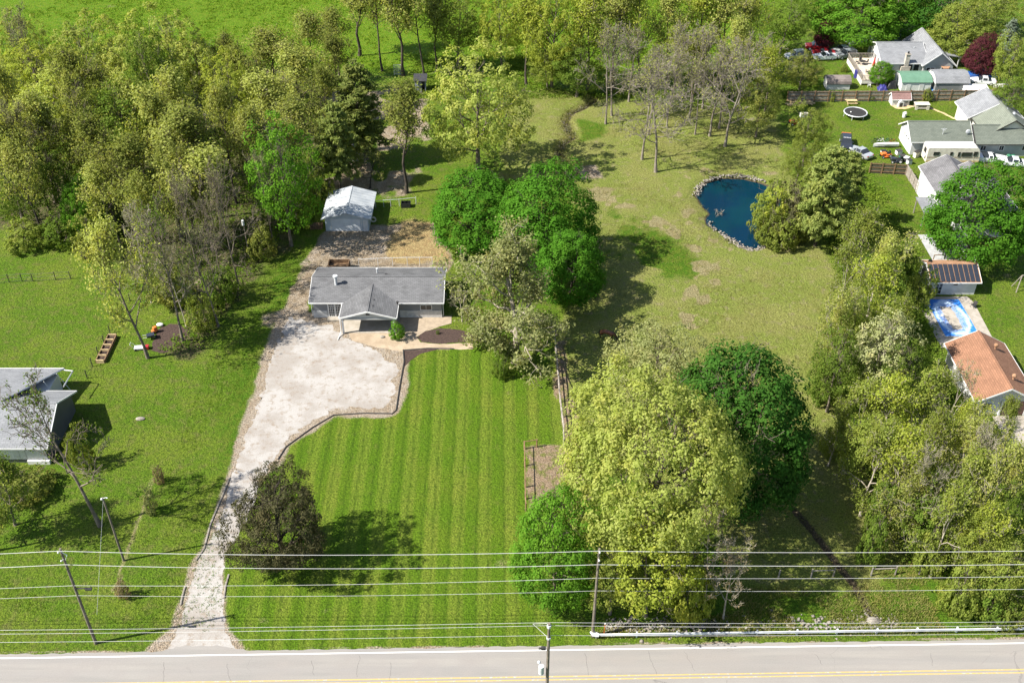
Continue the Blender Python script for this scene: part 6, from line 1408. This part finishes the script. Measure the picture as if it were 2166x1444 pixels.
tree('full_a', 1705, 108, 190, 78, 'small dark olive tree in the yard left of the deck', leaf='olivedk'); tree('dense_a', 1872, 128, 178, 54, 'small bright tree leaning over the deck corner', leaf='lime')
for k, a in enumerate([(1788,132,152,16),(1770,150,172,14),(1966,186,214,22),(1848,190,212,16),(1764,190,214,14),(2000,188,204,20),(2110,180,210,40)]):
    tree('bush_'+'ab'[k%2], *a, ['small lone shrub on the lawn left of the deck','low shrub on the lawn below the parked cars','creeper hanging over the middle of the long fence','bushy creeper on the long fence right of the barrel shed','thin creeper on the long fence by the barrel shed','creeper at the top of the long fence near the blue tarp','vine spilling over the right end of the long fence'][k], leaf=['yellowgreen','green'][k%2])
# pond bushes and the right hand tree line
GP = 'bushes on the right bank of the pond'
for k, a in enumerate([(1640,378,470,70),(1655,400,500,80),(1632,440,512,70),(1690,395,500,80),(1665,455,522,70),(1700,440,505,60)]):
    tree('bush_'+'ab'[k%2], *a, 'rounded yellow green bush on the right bank of the blue pond' if k not in (3,) else 'dark bush behind the pale bushes on the pond bank', leaf=['yellowgreen','chartdull','yellowgreen','yew','yellowgreen','olivedk'][k], group=GP if k != 3 else None)
mb = MB()
for k in range(14): a = random.uniform(-.5,.5); p = G(1521,449); mb.tube([(p.x+random.uniform(-.8,.8),p.y+random.uniform(-.5,.5),-.55),(p.x+random.uniform(-1,1),p.y+random.uniform(-.7,.7),.25)], .03, 3)
tag(mb.build('sunken_branch', M['bark_pale']), 'pale twigs of a sunken branch sticking out of the pond', 'branch')
tree('full_b', 1722, 222, 350, 85, 'yellow green tree overhanging the red mower', leaf='yellowgreen'); tree('full_a', 1700, 300, 395, 70, 'yellow green tree right of the bare grove', leaf='yellowgreen'); tree('bough_a', 1725, 330, 470, 90, 'light green tree between the pond bushes and the pine', leaf='yellowgreen')
tree('pine_b', 1768, 306, 520, 140, 'large dark pine to the right of the pond', leaf='pine', bark='bark_dark'); tree('pine_a', 1812, 318, 480, 90, 'second pine overlapping the small back yard', leaf='pine')
GR = 'spreading trees along the right boundary'
R1 = 'spreading yellow green tree with pale branches along the right boundary'; R2 = 'green leafy tree within the right boundary line'
for k, a in enumerate([(1850,425,625,150),(1905,470,645,130),(1800,500,690,130),(1870,540,740,150),(1925,610,800,110),(1790,590,790,110),(1840,790,970,150),(1920,800,1000,170),(2000,755,965,150),(2055,850,1050,160),(1880,880,1090,160),(1965,905,1130,170),(2085,930,1130,160),(2140,900,1160,130),(2045,1010,1220,150),(2140,1060,1245,140),(1790,830,985,100),(1930,970,1150,130),(2010,850,1060,130),(2090,830,1000,110),(2150,820,1000,90)]):
    tree('bough_'+'ab'[k%2], *a, right_label(a, 'spreading tree with pale branches'), leaf=['yellowgreen','olive','yellowgreen','chartdull'][k%4], group=GR, rz=k*1.7)
for k, a in enumerate([(1790,700,870,120),(1850,880,1030,120),(1930,720,880,110),(1830,620,780,110),(1980,1010,1160,110),(2100,1090,1235,110),(1900,560,720,100),(2150,1150,1290,110),(2160,1000,1180,90)]):
    tree('full_'+'ab'[k%2], *a, right_label(a, 'green leafy tree'), leaf=['green','yellowgreen'][k%2], group=GR, rz=k*1.1)
tree('full_a', 1890, 660, 850, 150, 'cream blossoming tree in the right boundary beside the brown roof', leaf='cream', bark='bark_pale')
tree('bare_c', 2040, 760, 930, 110, 'bare pale tree leaning against the brown roof', bark='bark_pale'); tree('bare_a', 2095, 880, 1100, 130, 'tall bare pale tree before the white gable at right', bark='bark_pale'); tree('bare_c', 1985, 540, 555, 20, 'bare little tree behind the pool house', bark='bark_pale', base=(2010,545)) if False else tree('bare_c', 2008, 490, 546, 36, 'bare little tree behind the pool house', bark='bark_pale')
tree('bare_b', 1990, 930, 1160, 120, 'bare pale tree rising out of the right boundary thicket', bark='bark_pale')
tree('dense_b', 2108, 342, 540, 225, 'big round bright green maple at the right edge', leaf='maple', rz=.8)
for k, a in enumerate([(1865,1090,1190,60),(2060,1190,1290,90),(2125,1215,1300,100),(1990,1100,1200,80),(1760,760,850,60),(1960,560,640,70),(1925,520,600,70),(1775,900,960,60),(1900,1010,1130,90),(2155,1262,1318,70)]):
    tree('bush_'+'ab'[k%2], *a, 'green shrub filling the right boundary thicket', leaf=['green','yellowgreen'][k%2], group='shrubs in the right boundary thicket')
# trees round the house
tree('dense_a', 1008, 366, 512, 215, 'left lobe of the wide dark green maple beside the ranch house', leaf='maple', rz=.4, bark='bark_dark'); tree('dense_b', 1158, 351, 565, 225, 'right, taller lobe of the wide dark green maple beside the ranch house', leaf='maple', rz=2.0, bark='bark_dark'); tree('dense_a', 1212, 485, 640, 150, 'lower dark green maple filling the gap right of the ragged grey tree', leaf='maple', rz=3.0, bark='bark_dark')
tree('old_grey', 1092, 508, 765, 335, 'large ragged grey green tree with dead twigs beside the patio', leaf='grey', bark='bark_pale', name='old_tree')
tree('bush_a', 838, 678, 716, 34, 'round green shrub clipped beside the porch', leaf='lime', name='round_shrub'); tree('bush_b', 926, 697, 706, 8, 'tiny shrub planted in the oval mulch bed', leaf='green', name='shrub')
tree('bare_c', 975, 610, 680, 70, 'twiggy grey shrub at the right corner of the ranch house', bark='bark_pale', name='shrub')
tree('bush_b', 1065, 735, 795, 50, 'low green shrub at the foot of the ragged grey tree', leaf='green')
tree('full_b', 1384, 700, 865, 190, 'pale green tree behind the big chartreuse tree', leaf='grey'); tree('dense_a', 1592, 738, 1045, 320, 'large dark green maple right of the big chartreuse tree', leaf='mapledark', rz=1.2)
tree('chart_hero', 1390, 812, 1185, 405, 'huge chartreuse tree in the front centre', leaf='chart', rz=.3)
tree('dense_b', 1182, 1035, 1262, 195, 'bright green young maple by the mown lawn near the road', leaf='lime', rz=.9)
tree('full_b', 1390, 1090, 1300, 210, 'leafy yellow green tree low below the huge chartreuse tree', leaf='chartdull'); tree('full_a', 1305, 1130, 1298, 130, 'yellow green bush right beside the roadside pole', leaf='yellowgreen', name='shrub')
tree('bare_b', 1528, 1060, 1290, 150, 'rust brown twiggy tree above the riprap', leaf='rust', bark='bark_pale'); tree('bare_c', 1560, 1150, 1308, 120, 'low brownish twiggy tree above the broken rock', leaf='rust', bark='bark_pale'); tree('bush_a', 1470, 1170, 1305, 110, 'yellow green shrub beside the rust coloured shrub', leaf='chartdull')
tree('yew', 566, 1003, 1188, 205, 'dark brownish yew spreading over the driveway edge', rz=1.0)
tree('bare_c', 88, 800, 1112, 230, 'bare tree with a leaning trunk in front of the left house', leaf='green', bark='bark', base=(212,1112), lean=-.16)
tree('bough_b', 45, 930, 1165, 190, 'thin sparsely leaved tree at the left edge below the house', leaf='olive', bark='bark', base=(-10,1165)); tree('bough_a', -30, 960, 1110, 150, 'sparse tree cut by the left edge below the house', leaf='green', bark='bark')
tree('bush_b', 148, 905, 985, 60, 'shrub at the front corner of the left house', leaf='yellowgreen'); tree('bush_a', 45, 1000, 1045, 110, 'dark low shrubs in front of the left house', leaf='olivedk')
for k, a in enumerate([(305,1030,1085,30),(330,985,1020,24),(250,1225,1262,30)]): tree('bush_b', *a, ['dry pale tuft along the left boundary line','smaller dry tuft above the pale one on the boundary','brushy dry clump at the foot of the boundary near the road'][k], leaf='rust' if k else 'grey')
# distant trees beyond the frame edge keep the horizon closed
# ---- ground vegetation nobody could count
def tufts(name, lab, pts, h0, h1, seed, m, wd=.05, spread=.12, blades=4):
    r = np.random.RandomState(seed); P_ = np.repeat(np.array(pts), blades, 0); n_ = len(P_); a = r.uniform(0, 6.28, n_); h = r.uniform(h0, h1, n_)
    P_ = P_+np.stack([r.normal(0,spread,n_), r.normal(0,spread,n_), np.zeros(n_)], 1); d = np.stack([np.cos(a), np.sin(a), np.zeros(n_)], 1); ln = np.stack([r.normal(0,.5,n_)*h, r.normal(0,.5,n_)*h, h], 1)
    V = np.stack([P_-d*wd, P_+d*wd, P_+ln], 1).reshape(-1,3); return stuff(link(name, np_mesh(name, V, np.arange(n_*3).reshape(-1,3)), None, m), lab, 'grass')
def in_poly(poly, n_, seed, thr=None, sc=5):
    r = np.random.RandomState(seed); xs = [p[0] for p in poly]; ys = [p[1] for p in poly]; x = r.uniform(max(min(xs),-125), min(max(xs),125), n_); y = r.uniform(min(ys), min(max(ys),255), n_)
    k = (poly_sd(x, y, poly) > .2) & (poly_sd(x, y, POND) < -.4) & (poly_sd(x, y, LAWN) < -.1)
    if thr is not None: k &= fbm(x, y, sc, seed) > thr
    return np.stack([x[k], y[k], np.zeros(k.sum())], 1)
gl_ = leafmat('grass_blade', (.07,.15,.01), (.14,.21,.025), .3, .5); gd_ = leafmat('grass_blade_dry', (.13,.16,.03), (.24,.22,.08), .3, .5); ug_ = leafmat('undergrowth_leaf', (.075,.14,.012), (.15,.21,.03), .4, .5)
tufts('pasture_tufts', 'short uneven grass tufts across the paddock', in_poly(PASTURE, 26000, 1, .5), .06, .22, 2, gd_, .04, .15)
tufts('field_grass', 'lush grass of the field behind the woods', np.concatenate([in_poly([(-110,200),(60,200),(60,252),(-110,252)], 16000, 3, .45)]), .15, .4, 4, gl_, .09, .25)
vg = [tuple(G(*q)[:2]) for q in ((0,1290),(480,1385),(480,1330),(460,1100),(560,700),(660,560),(640,480),(440,760),(280,1180),(200,1340),(0,1200))]
tufts('verge_grass', 'rough grass along the left verge and driveway side', in_poly(vg, 16000, 5, .42), .06, .2, 6, gl_, .035, .12)
vg2 = [tuple(G(*q)[:2]) for q in ((1250,1352),(2166,1345),(2166,1200),(1900,1180),(1800,1240),(1560,1240),(1560,1290),(1250,1330))]
tufts('verge_grass', 'rough grass of the ditch banks at lower right', in_poly(vg2, 14000, 7, .4), .08, .32, 8, gd_, .04, .15)
def ground_leaves(name, lab, poly, n_, seed, m, thr, hmax=.9, size=.16):
    r = np.random.RandomState(seed); p = in_poly(poly, n_, seed, thr, 7); h = (fbm(p[:,0], p[:,1], 4, seed+3)-.3).clip(0)*hmax*2; p = np.repeat(p, 7, 0); hh = np.repeat(h, 7)
    p = p+np.stack([r.normal(0,.35,len(p)), r.normal(0,.35,len(p)), r.rand(len(p))*hh+.03], 1); N = unit(r.normal(0,.6,(len(p),3))+np.array([0,0,1])); t = unit(np.cross(N, r.normal(0,1,(len(p),3)))); b2 = np.cross(N, t); s = size*r.uniform(.6,1.4,(len(p),1))
    V = np.stack([p-t*s, p+b2*s*.6, p+t*s, p-b2*s*.6], 1).reshape(-1,3); return stuff(link(name, np_mesh(name, V, np.arange(len(p)*4).reshape(-1,4)), None, m), lab, 'undergrowth')
cb = along(CREEK, 650, .6, 31); tufts('creek_grass', 'rank olive grass along the banks of the winding creek', [(c_[0], c_[1], -.12) for c_ in cb], .1, .32, 9, leafmat('rank_grass', (.09,.11,.02), (.18,.18,.06), .3, .6), .05, .2)
ground_leaves('undergrowth', 'leafy undergrowth on the floor of the left woods', [(a, min(b2, 205)) for a, b2 in WOODS], 22000, 11, ug_, .42)
HEDGE = PX((1690,300),(1790,300),(1900,440),(1950,560),(1960,640),(1990,740),(2060,860),(2166,960),(2166,1330),(2020,1310),(1900,1170),(1810,960),(1770,720),(1770,600),(1730,450))
ground_leaves('undergrowth', 'tangled undergrowth beneath the right boundary trees', HEDGE, 9000, 13, ug_, .35, 1.3)
ground_leaves('undergrowth', 'low greenery beneath the trees along the creek belt at the top', [(-20,186),(60,186),(60,212),(-20,205)], 7000, 15, ug_, .42, .8)
